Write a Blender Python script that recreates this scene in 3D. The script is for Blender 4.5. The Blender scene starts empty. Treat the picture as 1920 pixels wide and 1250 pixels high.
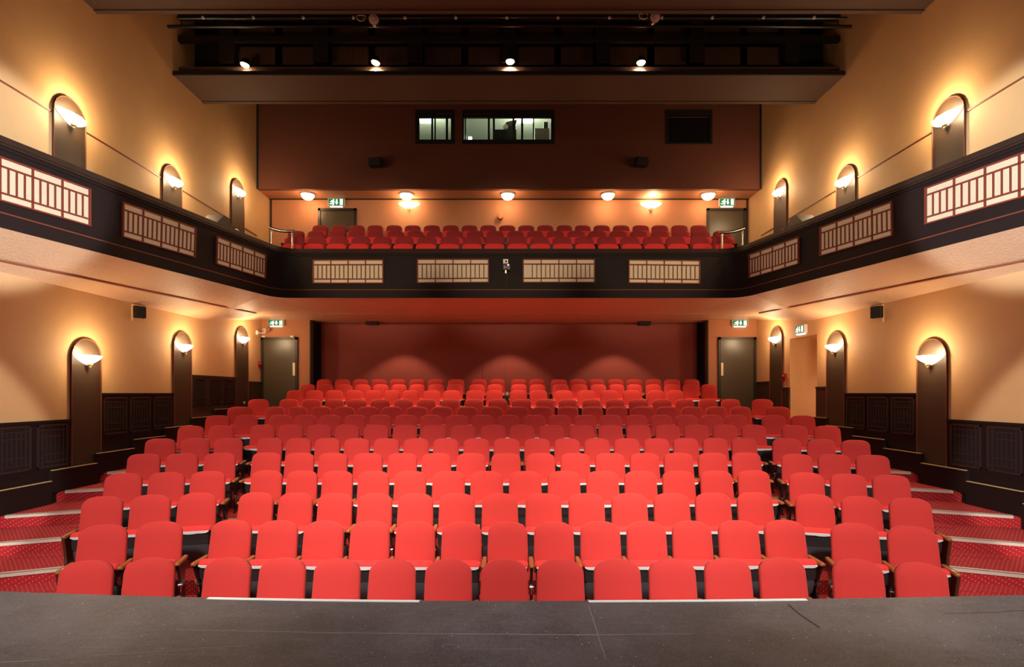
import bpy, math, random
from mathutils import Vector, Matrix
random.seed(7)
C = bpy.context.scene.collection
PI = math.pi
# ---------------------------------------------------------------- survey of the hall
F = 1030.0; CX = 954.5; HY = 737.0; CZ = 2.635      # focal length (px), vanishing point, eye height
def P(x, y, D): return Vector(((x-CX)*D/F, D, CZ+(HY-y)*D/F))
def PX(x, D): return (x-CX)*D/F
def PZ(y, D): return CZ+(HY-y)*D/F
def Xw(D): return 7.3+(16.2-D)*.0155                 # half width of the hall at depth D
def wD(x): return 7.551/(abs(x-CX)/F+.0155)          # depth at which a side wall is met

# ---------------------------------------------------------------- materials
M = {}
def new_mat(name):
    m = bpy.data.materials.new(name); m.use_nodes = True
    nt = m.node_tree; b = nt.nodes['Principled BSDF']
    M[name] = m
    return m, nt, b
def mat(name, col, rough=.6, metal=0, noise=0, nscale=8, bump=0, bscale=60, sheen=0, spec=None, coat=0):
    m, nt, b = new_mat(name)
    b.inputs['Base Color'].default_value = (*col, 1)
    b.inputs['Roughness'].default_value = rough
    b.inputs['Metallic'].default_value = metal
    if sheen:
        b.inputs['Sheen Weight'].default_value = sheen
        b.inputs['Sheen Roughness'].default_value = .45
        b.inputs['Sheen Tint'].default_value = (1, .55, .45, 1)
    if spec is not None: b.inputs['Specular IOR Level'].default_value = spec
    if coat: b.inputs['Coat Weight'].default_value = coat
    tc = nt.nodes.new('ShaderNodeTexCoord')
    if noise:
        n = nt.nodes.new('ShaderNodeTexNoise'); n.inputs['Scale'].default_value = nscale; n.inputs['Detail'].default_value = 5
        nt.links.new(tc.outputs['Object'], n.inputs['Vector'])
        mx = nt.nodes.new('ShaderNodeMixRGB'); mx.blend_type = 'MIX'
        mx.inputs[1].default_value = (*[c*(1-noise) for c in col], 1)
        mx.inputs[2].default_value = (*[min(1, c*(1+noise)) for c in col], 1)
        nt.links.new(n.outputs['Fac'], mx.inputs[0]); nt.links.new(mx.outputs[0], b.inputs['Base Color'])
    if bump:
        n = nt.nodes.new('ShaderNodeTexNoise'); n.inputs['Scale'].default_value = bscale; n.inputs['Detail'].default_value = 3
        nt.links.new(tc.outputs['Object'], n.inputs['Vector'])
        bp = nt.nodes.new('ShaderNodeBump'); bp.inputs['Strength'].default_value = bump; bp.inputs['Distance'].default_value = .02
        nt.links.new(n.outputs['Fac'], bp.inputs['Height']); nt.links.new(bp.outputs[0], b.inputs['Normal'])
    return m
def emat(name, col, strength, base=(.8, .8, .8)):
    m, nt, b = new_mat(name)
    b.inputs['Base Color'].default_value = (*base, 1)
    b.inputs['Emission Color'].default_value = (*col, 1)
    b.inputs['Emission Strength'].default_value = strength
    return m
mat('wall_cream', (.75, .465, .22), .7, noise=.06, nscale=3, bump=.08, bscale=90)
mat('wall_terracotta', (.50, .215, .105), .75, noise=.05, nscale=4, bump=.08, bscale=90)
mat('wall_bulkhead', (.16, .050, .030), .8, noise=.05, nscale=4, bump=.06)
mat('wall_recess', (.30, .060, .045), .75, noise=.06, nscale=5, bump=.08, bscale=120)
mat('soffit', (.72, .47, .30), .5, noise=.04, nscale=6, bump=.6, bscale=28)
mat('ceiling_brown', (.085, .042, .025), .7, noise=.08, nscale=3)
mat('dark_panel', (.016, .0080, .0072), .6, noise=.15, nscale=5, spec=.25)
mat('dark_panel_rail', (.036, .018, .013), .35, noise=.2, nscale=7)
mat('pier_brown', (.058, .035, .020), .45, noise=.1, nscale=4)
mat('rim_red', (.20, .045, .018), .5)
mat('rust', (.30, .085, .04), .6)
mat('black_matte', (.008, .007, .007), .7)
mat('black_gloss', (.012, .011, .011), .25)
mat('grille_dark', (.032, .018, .017), .45)
mat('lattice_red', (.21, .032, .018), .5)
mat('panel_cream', (.74, .61, .42), .55, noise=.05, nscale=20)
mat('brass', (.90, .68, .36), .35, metal=.35, noise=.15, nscale=30)
mat('nosing_metal', (.92, .84, .70), .35, metal=.4, noise=.08, nscale=40)
mat('chrome', (.85, .83, .80), .15, metal=1)
mat('trim_metal', (.88, .87, .86), .35, metal=.35)
mat('door_olive', (.075, .056, .030), .32, noise=.08, nscale=6)
mat('frame_dark', (.018, .011, .008), .4)
mat('push_plate', (.75, .58, .38), .35, metal=.6)
mat('white_plastic', (.80, .77, .70), .45)
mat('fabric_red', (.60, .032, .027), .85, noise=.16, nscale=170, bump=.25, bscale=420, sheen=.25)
mat('fabric_red_shaded', (.30, .014, .018), .85, noise=.06, nscale=60, bump=.10, bscale=420, sheen=.3)  # balcony backs: the seat red with shade put into its colour
mat('fabric_red_lit', (.80, .030, .030), .85, noise=.06, nscale=60, bump=.10, bscale=420, sheen=.2)  # cushions: the seat red brightened, stronger light put into its colour
mat('pan_brown', (.020, .012, .012), .6)
mat('pan_grey', (.055, .055, .06), .55)
mat('arm_wood', (.36, .115, .030), .3, noise=.25, nscale=14, coat=.3)
mat('end_wood', (.075, .025, .012), .3, noise=.25, nscale=10, coat=.3)
mat('cast_iron', (.016, .014, .014), .28, metal=.2)
mat('speaker_black', (.012, .011, .011), .6, bump=.1, bscale=200)
mat('alarm_red', (.42, .02, .015), .4)
mat('alarm_orange', (.62, .20, .10), .5)
mat('gantry_black', (.010, .007, .006), .7)
mat('room_upper', (.62, .64, .52), .7)
mat('room_lower', (.13, .14, .125), .7)
mat('grey_case', (.05, .04, .028), .5)
mat('reflector', (.88, .70, .64), .25, metal=.25)
mat('lens_purple', (.25, .05, .35), .1)
mat('tape_white', (.85, .85, .82), .5, noise=.1, nscale=60)
emat('lamp_glass', (1, .80, .50), 14)
emat('dome_glass', (1, .80, .52), 8)
emat('spot_glass', (1, .72, .42), 14)
emat('tube_light', (.92, 1, .80), 75)
emat('sign_green', (.0, .20, .08), .38, (.0, .2, .1))
emat('sign_white', (.85, 1, .93), 1.2)
emat('sign_glow', (.85, .95, 1), .8)

def carpet():
    m, nt, b = new_mat('carpet'); b.inputs['Roughness'].default_value = .95
    tc = nt.nodes.new('ShaderNodeTexCoord')
    sep = nt.nodes.new('ShaderNodeSeparateXYZ'); nt.links.new(tc.outputs['Object'], sep.inputs[0])
    def math_(op, a, bb):
        n = nt.nodes.new('ShaderNodeMath'); n.operation = op
        for i, v in enumerate((a, bb)):
            if v is None: continue
            if isinstance(v, (int, float)): n.inputs[i].default_value = v
            else: nt.links.new(v, n.inputs[i])
        return n.outputs[0]
    yz = math_('ADD', sep.outputs[1], sep.outputs[2])
    s = 17.0
    u = math_('MULTIPLY', math_('ADD', sep.outputs[0], yz), s)
    v = math_('MULTIPLY', math_('SUBTRACT', sep.outputs[0], yz), s)
    du = math_('SUBTRACT', math_('FRACT', u, None), .5); dv = math_('SUBTRACT', math_('FRACT', v, None), .5)
    r2 = math_('ADD', math_('MULTIPLY', du, du), math_('MULTIPLY', dv, dv))
    dot = math_('LESS_THAN', r2, .022)
    mx = nt.nodes.new('ShaderNodeMixRGB'); mx.inputs[1].default_value = (.42, .012, .018, 1); mx.inputs[2].default_value = (.66, .22, .14, 1)
    nt.links.new(dot, mx.inputs[0]); nt.links.new(mx.outputs[0], b.inputs['Base Color'])
carpet()
def stage_mat():
    m, nt, b = new_mat('stage_floor'); b.inputs['Roughness'].default_value = .5
    tc = nt.nodes.new('ShaderNodeTexCoord')
    def noise(sc, det=4, vec=None, rough=.5):
        n = nt.nodes.new('ShaderNodeTexNoise'); n.inputs['Scale'].default_value = sc; n.inputs['Detail'].default_value = det
        n.inputs['Roughness'].default_value = rough
        nt.links.new(vec or tc.outputs['Object'], n.inputs['Vector']); return n.outputs['Fac']
    def ramp(fac, stops):
        r = nt.nodes.new('ShaderNodeValToRGB'); nt.links.new(fac, r.inputs[0])
        e = r.color_ramp.elements
        e[0].position, e[0].color = stops[0][0], (*stops[0][1], 1); e[1].position, e[1].color = stops[1][0], (*stops[1][1], 1)
        return r.outputs[0]
    def mix(f, a, bcol):
        n = nt.nodes.new('ShaderNodeMixRGB')
        for i, v in enumerate((f, a, bcol)):
            if isinstance(v, tuple): n.inputs[i].default_value = (*v, 1)
            else: nt.links.new(v, n.inputs[i])
        return n.outputs[0]
    base = ramp(noise(2.6, 8, None, .7), [(.35, (.050, .047, .053)), (.7, (.100, .094, .104))])
    # fine dust
    dust = ramp(noise(90, 3, None, .7), [(.48, (0, 0, 0)), (.78, (.7, .7, .7))])
    c = mix(dust, base, (.22, .20, .19))
    # long scratches along the boards
    mp = nt.nodes.new('ShaderNodeMapping'); mp.inputs['Scale'].default_value = (.8, 26, 1); mp.inputs['Rotation'].default_value = (0, 0, .05)
    nt.links.new(tc.outputs['Object'], mp.inputs[0])
    sc = ramp(noise(2.2, 6, mp.outputs[0], .65), [(.60, (0, 0, 0)), (.72, (.3, .3, .3))])
    c = mix(sc, c, (.30, .28, .27))
    mp2 = nt.nodes.new('ShaderNodeMapping'); mp2.inputs['Scale'].default_value = (5, 16, 1); mp2.inputs['Rotation'].default_value = (0, 0, -.35)
    nt.links.new(tc.outputs['Object'], mp2.inputs[0])
    sc2 = ramp(noise(2.6, 5, mp2.outputs[0], .7), [(.61, (0, 0, 0)), (.72, (.4, .4, .4))])
    c = mix(sc2, c, (.26, .24, .22))
    # paint flecks
    v = nt.nodes.new('ShaderNodeTexVoronoi'); v.inputs['Scale'].default_value = 13; nt.links.new(tc.outputs['Object'], v.inputs['Vector'])
    fl = ramp(v.outputs['Distance'], [(.035, (1, 1, 1)), (.06, (0, 0, 0))])
    c = mix(fl, c, (.75, .72, .66))
    nt.links.new(c, b.inputs['Base Color'])
    bp = nt.nodes.new('ShaderNodeBump'); bp.inputs['Strength'].default_value = .25; bp.inputs['Distance'].default_value = .01
    nt.links.new(noise(14, 8), bp.inputs['Height']); nt.links.new(bp.outputs[0], b.inputs['Normal'])
stage_mat()
def mesh_mat():
    m, nt, b = new_mat('wire_mesh'); b.inputs['Roughness'].default_value = .7
    tc = nt.nodes.new('ShaderNodeTexCoord')
    mp = nt.nodes.new('ShaderNodeMapping'); mp.inputs['Rotation'].default_value = (0, PI/4, 0)
    nt.links.new(tc.outputs['Object'], mp.inputs[0])
    ch = nt.nodes.new('ShaderNodeTexChecker'); ch.inputs['Scale'].default_value = 34
    ch.inputs[1].default_value = (.16, .075, .045, 1); ch.inputs[2].default_value = (.010, .007, .006, 1)
    mul = nt.nodes.new('ShaderNodeVectorMath'); mul.operation = 'MULTIPLY'; mul.inputs[1].default_value = (1, 0, 1)
    nt.links.new(mp.outputs[0], mul.inputs[0]); nt.links.new(mul.outputs[0], ch.inputs['Vector'])
    nt.links.new(ch.outputs[0], b.inputs['Base Color'])
mesh_mat()
def glass_mat():
    m, nt, b = new_mat('booth_glass')
    b.inputs['Base Color'].default_value = (.9, .95, .92, 1); b.inputs['Roughness'].default_value = .02
    b.inputs['Transmission Weight'].default_value = 1; b.inputs['IOR'].default_value = 1.05
glass_mat()

# ---------------------------------------------------------------- mesh building
class MB:
    def __init__(s): s.v = []; s.f = []; s.mi = []
    def add(s, vs, fs, mi=0):
        o = len(s.v); s.v += [tuple(v) for v in vs]; s.f += [tuple(i+o for i in f) for f in fs]; s.mi += [mi]*len(fs)
    def hexa(s, p, mi=0):      # 8 corners: bottom 0-3, top 4-7
        s.add(p, [(3, 2, 1, 0), (4, 5, 6, 7), (0, 1, 5, 4), (1, 2, 6, 5), (2, 3, 7, 6), (3, 0, 4, 7)], mi)
    def box(s, x0, x1, y0, y1, z0, z1, mi=0):
        s.hexa([(x0, y0, z0), (x1, y0, z0), (x1, y1, z0), (x0, y1, z0), (x0, y0, z1), (x1, y0, z1), (x1, y1, z1), (x0, y1, z1)], mi)
    def quad(s, a, b, c, d, mi=0): s.add([a, b, c, d], [(0, 1, 2, 3)], mi)
    def prism(s, a, b, mi=0):   # two matching outlines
        n = len(a)
        s.add(list(a)+list(b), [tuple(range(n))[::-1], tuple(range(n, 2*n))]+[(i, (i+1) % n, n+(i+1) % n, n+i) for i in range(n)], mi)
    def loft(s, rings, cap0=True, cap1=True, mi=0):
        n = len(rings[0]); vs = [v for r in rings for v in r]; fs = []
        for k in range(len(rings)-1):
            for i in range(n):
                j = (i+1) % n; fs.append((k*n+i, k*n+j, (k+1)*n+j, (k+1)*n+i))
        if cap0: fs.append(tuple(range(n))[::-1])
        if cap1: fs.append(tuple(range((len(rings)-1)*n, len(rings)*n)))
        s.add(vs, fs, mi)
    def tube(s, pts, r, n=8, mi=0):
        pts = [Vector(p) for p in pts]; rings = []
        for i, p in enumerate(pts):
            d = (pts[min(i+1, len(pts)-1)]-pts[max(i-1, 0)]).normalized()
            a = Vector((0, 0, 1)) if abs(d.z) < .9 else Vector((1, 0, 0))
            u = d.cross(a).normalized(); w = d.cross(u).normalized()
            rr = r[i] if isinstance(r, (list, tuple)) else r
            rings.append([p+u*rr*math.cos(2*PI*k/n)+w*rr*math.sin(2*PI*k/n) for k in range(n)])
        s.loft(rings, mi=mi)
    def disc_stack(s, c, axis, prof, n=20, mi=0):   # lathe about axis through c: prof = [(t, r)]
        ax = Vector(axis).normalized(); a = Vector((0, 0, 1)) if abs(ax.z) < .9 else Vector((1, 0, 0))
        u = ax.cross(a).normalized(); w = ax.cross(u).normalized(); c = Vector(c)
        s.loft([[c+ax*t+u*r*math.cos(2*PI*k/n)+w*r*math.sin(2*PI*k/n) for k in range(n)] for t, r in prof], mi=mi)
    def build(s, name, mats, parent=None, smooth=False, kind=None, loc=None, bevel=0):
        me = bpy.data.meshes.new(name); me.from_pydata(s.v, [], s.f)
        mats = mats if isinstance(mats, (list, tuple)) else [mats]
        for m in mats: me.materials.append(M[m])
        for p, i in zip(me.polygons, s.mi): p.material_index = i
        import bmesh
        bm = bmesh.new(); bm.from_mesh(me); bmesh.ops.recalc_face_normals(bm, faces=bm.faces); bm.to_mesh(me); bm.free()
        if smooth:
            for p in me.polygons: p.use_smooth = True
            me.set_sharp_from_angle(angle=math.radians(45))
        o = bpy.data.objects.new(name, me); C.objects.link(o)
        if parent is not None: o.parent = parent
        if kind: o['kind'] = kind
        if loc is not None: o.location = loc
        if bevel:
            b = o.modifiers.new('bevel', 'BEVEL'); b.width = bevel; b.segments = 2
        return o
def thing(name, label, cat, loc=(0, 0, 0), rz=0, group=None):
    o = bpy.data.objects.new(name, None); C.objects.link(o); o.empty_display_size = .1
    o.location = loc; o.rotation_euler = (0, 0, rz); o['label'] = label; o['category'] = cat
    if group: o['group'] = group
    return o
def tag(o, label, cat, group=None):
    o['label'] = label; o['category'] = cat
    if group: o['group'] = group
    return o
def lamp(name, kind, loc, power, col, parent=None, radius=.05, target=None, angle=90, blend=.5, size=1):
    l = bpy.data.lights.new(name, kind); l.energy = power; l.color = col
    o = bpy.data.objects.new(name, l); C.objects.link(o); o.location = loc
    if kind == 'AREA': l.shape = 'DISK'; l.size = size
    else: l.shadow_soft_size = radius
    if kind == 'SPOT': l.spot_size = math.radians(angle); l.spot_blend = blend
    if target is not None: o.rotation_euler = (Vector(target)-Vector(loc)).to_track_quat('-Z', 'Y').to_euler()
    if parent is not None: o.parent = parent
    return o
ORD = ['first', 'second', 'third', 'fourth', 'fifth', 'sixth', 'seventh', 'eighth', 'ninth', 'tenth', 'eleventh', 'twelfth', 'thirteenth',
       'fourteenth', 'fifteenth', 'sixteenth', 'seventeenth', 'eighteenth', 'nineteenth', 'twentieth', 'twenty-first', 'twenty-second', 'twenty-third']

# ---------------------------------------------------------------- camera
cam = bpy.data.cameras.new('camera'); cam.sensor_width = 36; cam.lens = F/1920*36
cam.shift_x = (960-CX)/1920; cam.shift_y = (HY-625)/1920; cam.clip_start = .05; cam.clip_end = 200
co = bpy.data.objects.new('camera', cam); C.objects.link(co); co.location = (0, 0, CZ); co.rotation_euler = (PI/2, 0, 0)
bpy.context.scene.camera = co

# ---------------------------------------------------------------- stage
def edge_y(x): return 1126-18*((x-CX)/955)**2 if x < CX else 1126-11*((x-CX)/965)**2
SZ = 1.06
def stage_edge(x): y = edge_y(x); D = (CZ-SZ)*F/(y-HY); return Vector((PX(x, D), D, SZ))
pts = [stage_edge(x) for x in range(-700, 2700, 50) if True]
b = MB()
top = [Vector((-9.5, -1.5, SZ)), Vector((9.5, -1.5, SZ))]+[p for p in reversed([stage_edge(x) for x in range(-300, 2250, 50)])]
top = [top[0], top[1]]+[Vector((9.5, top[2].y, SZ))]+top[2:]+[Vector((-9.5, top[-1].y, SZ))]
b.prism([Vector((p.x, p.y, 0)) for p in top], top)
b.build('stage', 'stage_floor', kind='structure')
def strip(x0, x1, name):
    b = MB(); n = 12
    xs = [x0+(x1-x0)*i/n for i in range(n+1)]
    a = [stage_edge(x) for x in xs]
    for i in range(n):
        p, q = a[i], a[i+1]
        b.hexa([(p.x, p.y-.035, SZ), (q.x, q.y-.035, SZ), (q.x, q.y, SZ), (p.x, p.y, SZ), (p.x, p.y-.035, SZ+.004), (q.x, q.y-.035, SZ+.004), (q.x, q.y, SZ+.004), (p.x, p.y, SZ+.004)])
    o = b.build(name, 'tape_white'); return o
tag(strip(392, 787, 'edge_tape'), 'white tape strip along the left part of the stage edge', 'tape')
tag(strip(1103, 1510, 'edge_tape'), 'white tape strip along the right part of the stage edge', 'tape')
# scuffed joint lines of the stage boards
b = MB(); p, q = P(300, 1178, 1), P(1500, 1190, 1)
def on_stage(x, y): D = (CZ-SZ)*F/(y-HY); return Vector((PX(x, D), D, SZ))
def scratch(pts, w):
    b = MB()
    for i in range(len(pts)-1):
        a, c = on_stage(*pts[i]), on_stage(*pts[i+1]); d = (c-a).normalized(); n = Vector((-d.y, d.x, 0))*w
        b.hexa([a-n, c-n, c+n, a+n]+[v+Vector((0, 0, .0012)) for v in (a-n, c-n, c+n, a+n)])
    return b
mat('scratch', (.26, .25, .245), .7)
mat('scratch_dark', (.030, .025, .024), .7)
for k, (pp, w, mm) in enumerate([([(330, 1180), (480, 1183), (640, 1186), (860, 1188), (1120, 1190), (1300, 1188)], .0025, 'scratch'),
                 ([(170, 1229), (300, 1221), (400, 1213), (465, 1210)], .0022, 'scratch'),
                 ([(1103, 1135), (1112, 1160), (1124, 1200), (1136, 1235)], .0022, 'scratch'),
                 ([(1478, 1133), (1500, 1152), (1536, 1176)], .008, 'scratch_dark'),
                 ([(0, 1241), (50, 1239), (95, 1235)], .003, 'scratch'),
                 ([(150, 1213), (200, 1212)], .0018, 'scratch'),
                 ([(1770, 1150), (1860, 1148), (1920, 1144)], .003, 'scratch_dark')]):
    o = scratch(pp, w).build('trim_%d' % (k+1), mm, kind='structure')
NTRIM = 7

# ---------------------------------------------------------------- seating rows (pixel survey of every seat)
ROWS = [  # (D, drop of back top, left wing [(x,y,w)], centre xs, right wing, centre width px)
 (5.60, -1.685, [(164.6, 1049, 102), (282.5, 1044, 95)], [429.6, 532, 634, 737, 841.7, 945.8, 1050, 1156, 1258.5, 1362, 1464], [(1606, 1046.7, 95), (1724, 1053, 98)], 86.8),
 (6.45, -1.497, [(195.4, 981.7, 96), (300.4, 976, 92.5)], [436, 523, 608.7, 695, 780, 866, 952, 1038, 1124.6, 1210.5, 1295.5, 1382.5, 1468.8], [(1600.8, 979, 95), (1708, 984.6, 100)], 75.3),
 (7.30, -1.322, [(194, 929, 77), (284, 926, 75), (371, 922.5, 71.7)], [482, 556, 629.6, 703.8, 780, 857.5, 937.5, 1018.7, 1099, 1179, 1258, 1335, 1413.5], [(1526, 925, 71.7), (1613, 928.7, 75), (1704.6, 932, 79)], 66.3),
 (8.15, -1.147, [(233, 886, 70), (313.7, 884, 67.5), (391, 882, 65)], [501.7, 568, 634, 701.5, 770, 841.7, 913, 984.6, 1057, 1129, 1200, 1271, 1341.7, 1411.7], [(1511, 884.7, 65), (1589, 887, 66.7), (1669, 889, 70)], 59.8),
 (9.00, -.974, [(271, 850, 61.7), (342.5, 849, 60), (413, 848, 59)], [501, 563, 625.5, 691, 755, 819, 883.6, 948.6, 1013, 1078, 1143, 1207.5, 1271, 1335, 1398], [(1493, 850, 57.5), (1562.5, 850.5, 60), (1635, 852, 63)], 54.2),
 (9.85, -.803, [(301.7, 821.3, 56.7), (367.5, 820.5, 53), (429.4, 820, 53)], [507.5, 561, 615, 670, 725.4, 781, 836.7, 893.5, 950, 1007, 1062.8, 1118.7, 1174.4, 1230, 1285, 1340, 1394], [(1474, 821, 53), (1538.6, 822.5, 55.5), (1603, 824, 56)], 49.3),
 (10.70, -.613, [(358.7, 0, 49), (416, 0, 47.5)], [494.3, 546.7, 600, 652, 706, 760, 814, 869, 924.7, 979, 1034, 1090, 1144, 1197, 1251, 1304.6, 1358, 1411.7], [(1489, 0, 48), (1550, 0, 50)], 45.6),
 (11.55, -.454, [(409, 0, 46), (462, 0, 44)], [526.7, 573.7, 620, 667, 714, 761.7, 809, 857, 905, 953, 1001.5, 1049, 1097, 1145, 1192.7, 1239.6, 1286.7, 1334, 1379.6], [(1449.6, 0, 44), (1504.6, 0, 46)], 42.0),
 (12.40, -.297, [(450, 0, 46)], [517, 558.7, 603, 646, 690.7, 735.4, 782, 828, 876, 922, 969.8, 1016, 1064.6, 1110.5, 1156.6, 1204.6, 1250.5, 1296.7, 1342.5, 1388], [(1458, 0, 45)], 39.0),
 (13.25, -.135, [(485, 0, 38.5)], [542.5, 585, 628, 670, 713, 757, 800, 845, 889, 933.7, 977.5, 1022, 1064.6, 1109, 1153, 1196.7, 1240.5, 1283, 1326.7, 1369], [(1428.7, 0, 38.5)], 35.4),
 (14.50, .084, [], [554, 590, 627.5, 664.6, 701, 736, 771, 810, 847, 890, 926.7, 972, 1010, 1057, 1099, 1142, 1184, 1230, 1266], [], 32.8),
 (15.40, .254, [], [578, 611.5, 646, 680.5, 714.6, 749, 783, 818.5, 853, 894, 928, 973, 1008, 1051, 1086, 1121, 1156, 1189, 1225, 1259.5, 1294, 1328], [], 30.6),
 (16.15, .415, [], [609, 642.7, 676, 710.4, 746, 782.5, 818, 855.4, 897.7, 932, 973, 1006.5, 1048, 1083, 1118, 1154, 1189, 1225, 1260, 1296], [], 30.0),
]
BH = .95                    # height of a seat back
WING = math.radians(13.5); TW = math.tan(WING)
def Xp(r): return min(3.3+r*.28, 5.7)       # where the side blocks hinge
floor_z = [CZ+d-BH for (_, d, *_r) in ROWS]

# ---------------------------------------------------------------- seat parts (shared meshes)
def outline_back(wt, wb, h, H=.135, n=18, e=.74):
    pts = [(-wb/2, 0), (wb/2, 0), ((wb+wt)/4, (h-H)*.55)]
    for i in range(n+1):
        a = PI*i/n; c, q = math.cos(a), math.sin(a)
        pts.append((wt/2*math.copysign(abs(c)**(e*.86), c), h-H+H*q**e))
    pts.append((-(wb+wt)/4, (h-H)*.55))
    return pts
def pillow(b, pts, place, y_back, y_front, inset=.018, puff=.02, mi=0):
    cx = sum(p[0] for p in pts)/len(pts); zs = [p[1] for p in pts]; cz = (min(zs)+max(zs))/2
    hx = max(abs(p[0]) for p in pts); hz = (max(zs)-min(zs))/2
    def ring(ins, y):
        return [place((cx+(p[0]-cx)*(1-ins/hx), y, cz+(p[1]-cz)*(1-ins/hz))) for p in pts]
    b.loft([ring(inset, y_back), ring(0, y_back-.02), ring(0, y_front+.018), ring(inset*.35, y_front+.006), ring(inset, y_front), ring(inset*3.2, y_front-puff*.6), ring(inset*6, y_front-puff)], mi=mi)
LEAN = math.radians(11)
def place_back(p):          # local seat-back frame: origin at bottom, leans backwards
    x, y, z = p; z0 = .385
    c, s = math.cos(LEAN), math.sin(LEAN)
    yy = y*c+z*s; zz = -y*s+z*c
    return (x, yy-.115, zz+z0)
me_backs = []
for H_, e_ in ((.145, 1.0), (.140, .95), (.135, .88), (.130, .80), (.125, .74)):
    b = MB(); pillow(b, outline_back(.470, .490, .572, H_, 18, e_), place_back, .045, -.02)
    me_backs.append(b.build('backrest', 'fabric_red', smooth=True))
me_back = me_backs[4]
b = MB()                    # dark moulded shell behind the upholstery
pillow(b, outline_back(.44, .47, .55), place_back, .065, .046, .02, 0)
me_shell = b.build('back_shell', 'black_matte', smooth=True)
b = MB()                    # tipped-up cushion: roll of upholstery along its upper (front) edge
prof = []
for i in range(9):
    a = -PI*.10+PI*1.2*i/8
    prof.append((-.25+.068*math.cos(PI-a), .515+.038*math.sin(a)))
prof = [(-.325, .505), (-.322, .525), (-.310, .542), (-.290, .552), (-.262, .555), (-.225, .552), (-.19, .54), (-.17, .515), (-.15, .40), (-.19, .37), (-.24, .42), (-.27, .49)]
def cushion_rings(prof, w, rc=.05):
    rings = []
    cy = sum(p[0] for p in prof)/len(prof); cz = sum(p[1] for p in prof)/len(prof)
    for x, s in [(-w/2, .35), (-w/2+.006, .7), (-w/2+.022, .93), (-w/2+rc, 1), (w/2-rc, 1), (w/2-.022, .93), (w/2-.006, .7), (w/2, .35)]:
        rings.append([(x, cy+(p[0]-cy)*s, cz+(p[1]-cz)*s) for p in prof])
    return rings
b.loft(cushion_rings(prof, .475)); me_cush = b.build('seat_cushion', 'fabric_red_lit', smooth=True)
b = MB()
xs = [-.222+.444*i/12 for i in range(13)]
for i in range(12):
    def zz(x): return .475-(.006 if abs(x) < .05 else 0)+(.018*max(0, (abs(x)-.17)/.05)**2)
    x0, x1 = xs[i], xs[i+1]
    b.hexa([(x0, -.332, zz(x0)), (x1, -.332, zz(x1)), (x1, -.315, zz(x1)), (x0, -.315, zz(x0)), (x0, -.330, .506), (x1, -.330, .506), (x1, -.315, .506), (x0, -.315, .506)])
me_trim = b.build('edge_trim', 'trim_metal')
def slab(pts_yz, w, r=.03):
    b = MB(); b.loft(cushion_rings(pts_yz, w, .04)); return b
me_pan = slab([(-.318, .50), (-.300, .33), (-.275, .315), (-.235, .335), (-.25, .50)], .455).build('seat_pan', 'pan_brown', smooth=True)
me_base = slab([(-.296, .335), (-.285, .26), (-.25, .17), (-.20, .10), (-.13, .10), (-.13, .25), (-.20, .335)], .445).build('seat_base', 'pan_grey', smooth=True)
def arm_mesh():
    b = MB()
    rings = []
    for y, w, z0, z1 in [(-.352, .014, .508, .526), (-.345, .022, .500, .532), (-.32, .027, .498, .536), (-.12, .027, .505, .540), (-.035, .025, .51, .542), (-.02, .016, .515, .538)]:
        rings.append([(-w, y, z0), (w, y, z0), (w, y, z1-.008), (w*.7, y, z1), (-w*.7, y, z1), (-w, y, z1-.008)])
    b.loft(rings); return b
me_arm = arm_mesh().build('armrest', 'arm_wood', smooth=True)
b = MB()
out = [(-.05, 0), (-.30, 0), (-.30, .02), (-.235, .05), (-.215, .20), (-.235, .30), (-.30, .44), (-.325, .50), (-.04, .50), (-.06, .45), (-.115, .32), (-.12, .18), (-.10, .05), (-.05, .02)]
b.prism([(-.014, y, z) for y, z in out], [(.014, y, z) for y, z in out])
me_std = b.build('arm_standard', 'cast_iron')
b = MB(); b.disc_stack((-.024, -.235, .25), (1, 0, 0), [(0, .012), (.004, .024), (.044, .024), (.048, .012)], 10)
b.tube([(0, -.225, .25), (0, -.205, .10), (0, -.215, .02)], .008, 6)
me_hinge = b.build('hinge', 'chrome', smooth=True)
b = MB()
out = [(-.02, 0), (-.26, 0), (-.30, .30), (-.345, .49), (-.345, .505), (-.03, .505), (-.03, .42), (-.05, .2)]
b.prism([(-.016, y, z) for y, z in out], [(.016, y, z) for y, z in out])
me_end = b.build('end_panel', 'end_wood')
# balcony chairs: the upright front of the cushion shows, red right down to its trim
BP = outline_back(.49, .49, .19, .10)
b = MB(); pillow(b, BP, lambda p: (p[0], p[1]-.215, p[2]+.525), .045, -.03, .014, .014)
me_bcush = b.build('seat_cushion', 'fabric_red_lit', smooth=True)
b = MB(); b.box(-.215, .215, -.255, -.225, .482, .500); me_btrim = b.build('edge_trim', 'trim_metal')
PROTO = dict(backrest=me_back, back_shell=me_shell, seat_cushion=me_cush, edge_trim=me_trim, seat_pan=me_pan, seat_base=me_base,
             armrest=me_arm, arm_standard=me_std, hinge=me_hinge, end_panel=me_end)
me_bback = me_back.copy(); me_bback.data = me_back.data.copy(); me_bback.data.materials[0] = M['fabric_red_shaded']
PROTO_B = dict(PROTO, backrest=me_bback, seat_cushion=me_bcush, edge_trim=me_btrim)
SRC = []
def part(proto, key, root, x=0, sx=1):
    src = proto[key]
    o = src.copy(); C.objects.link(o); o.name = key; o.parent = root; o.location = (x, 0, 0); o.scale = (sx, 1, 1)
    return o
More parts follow.
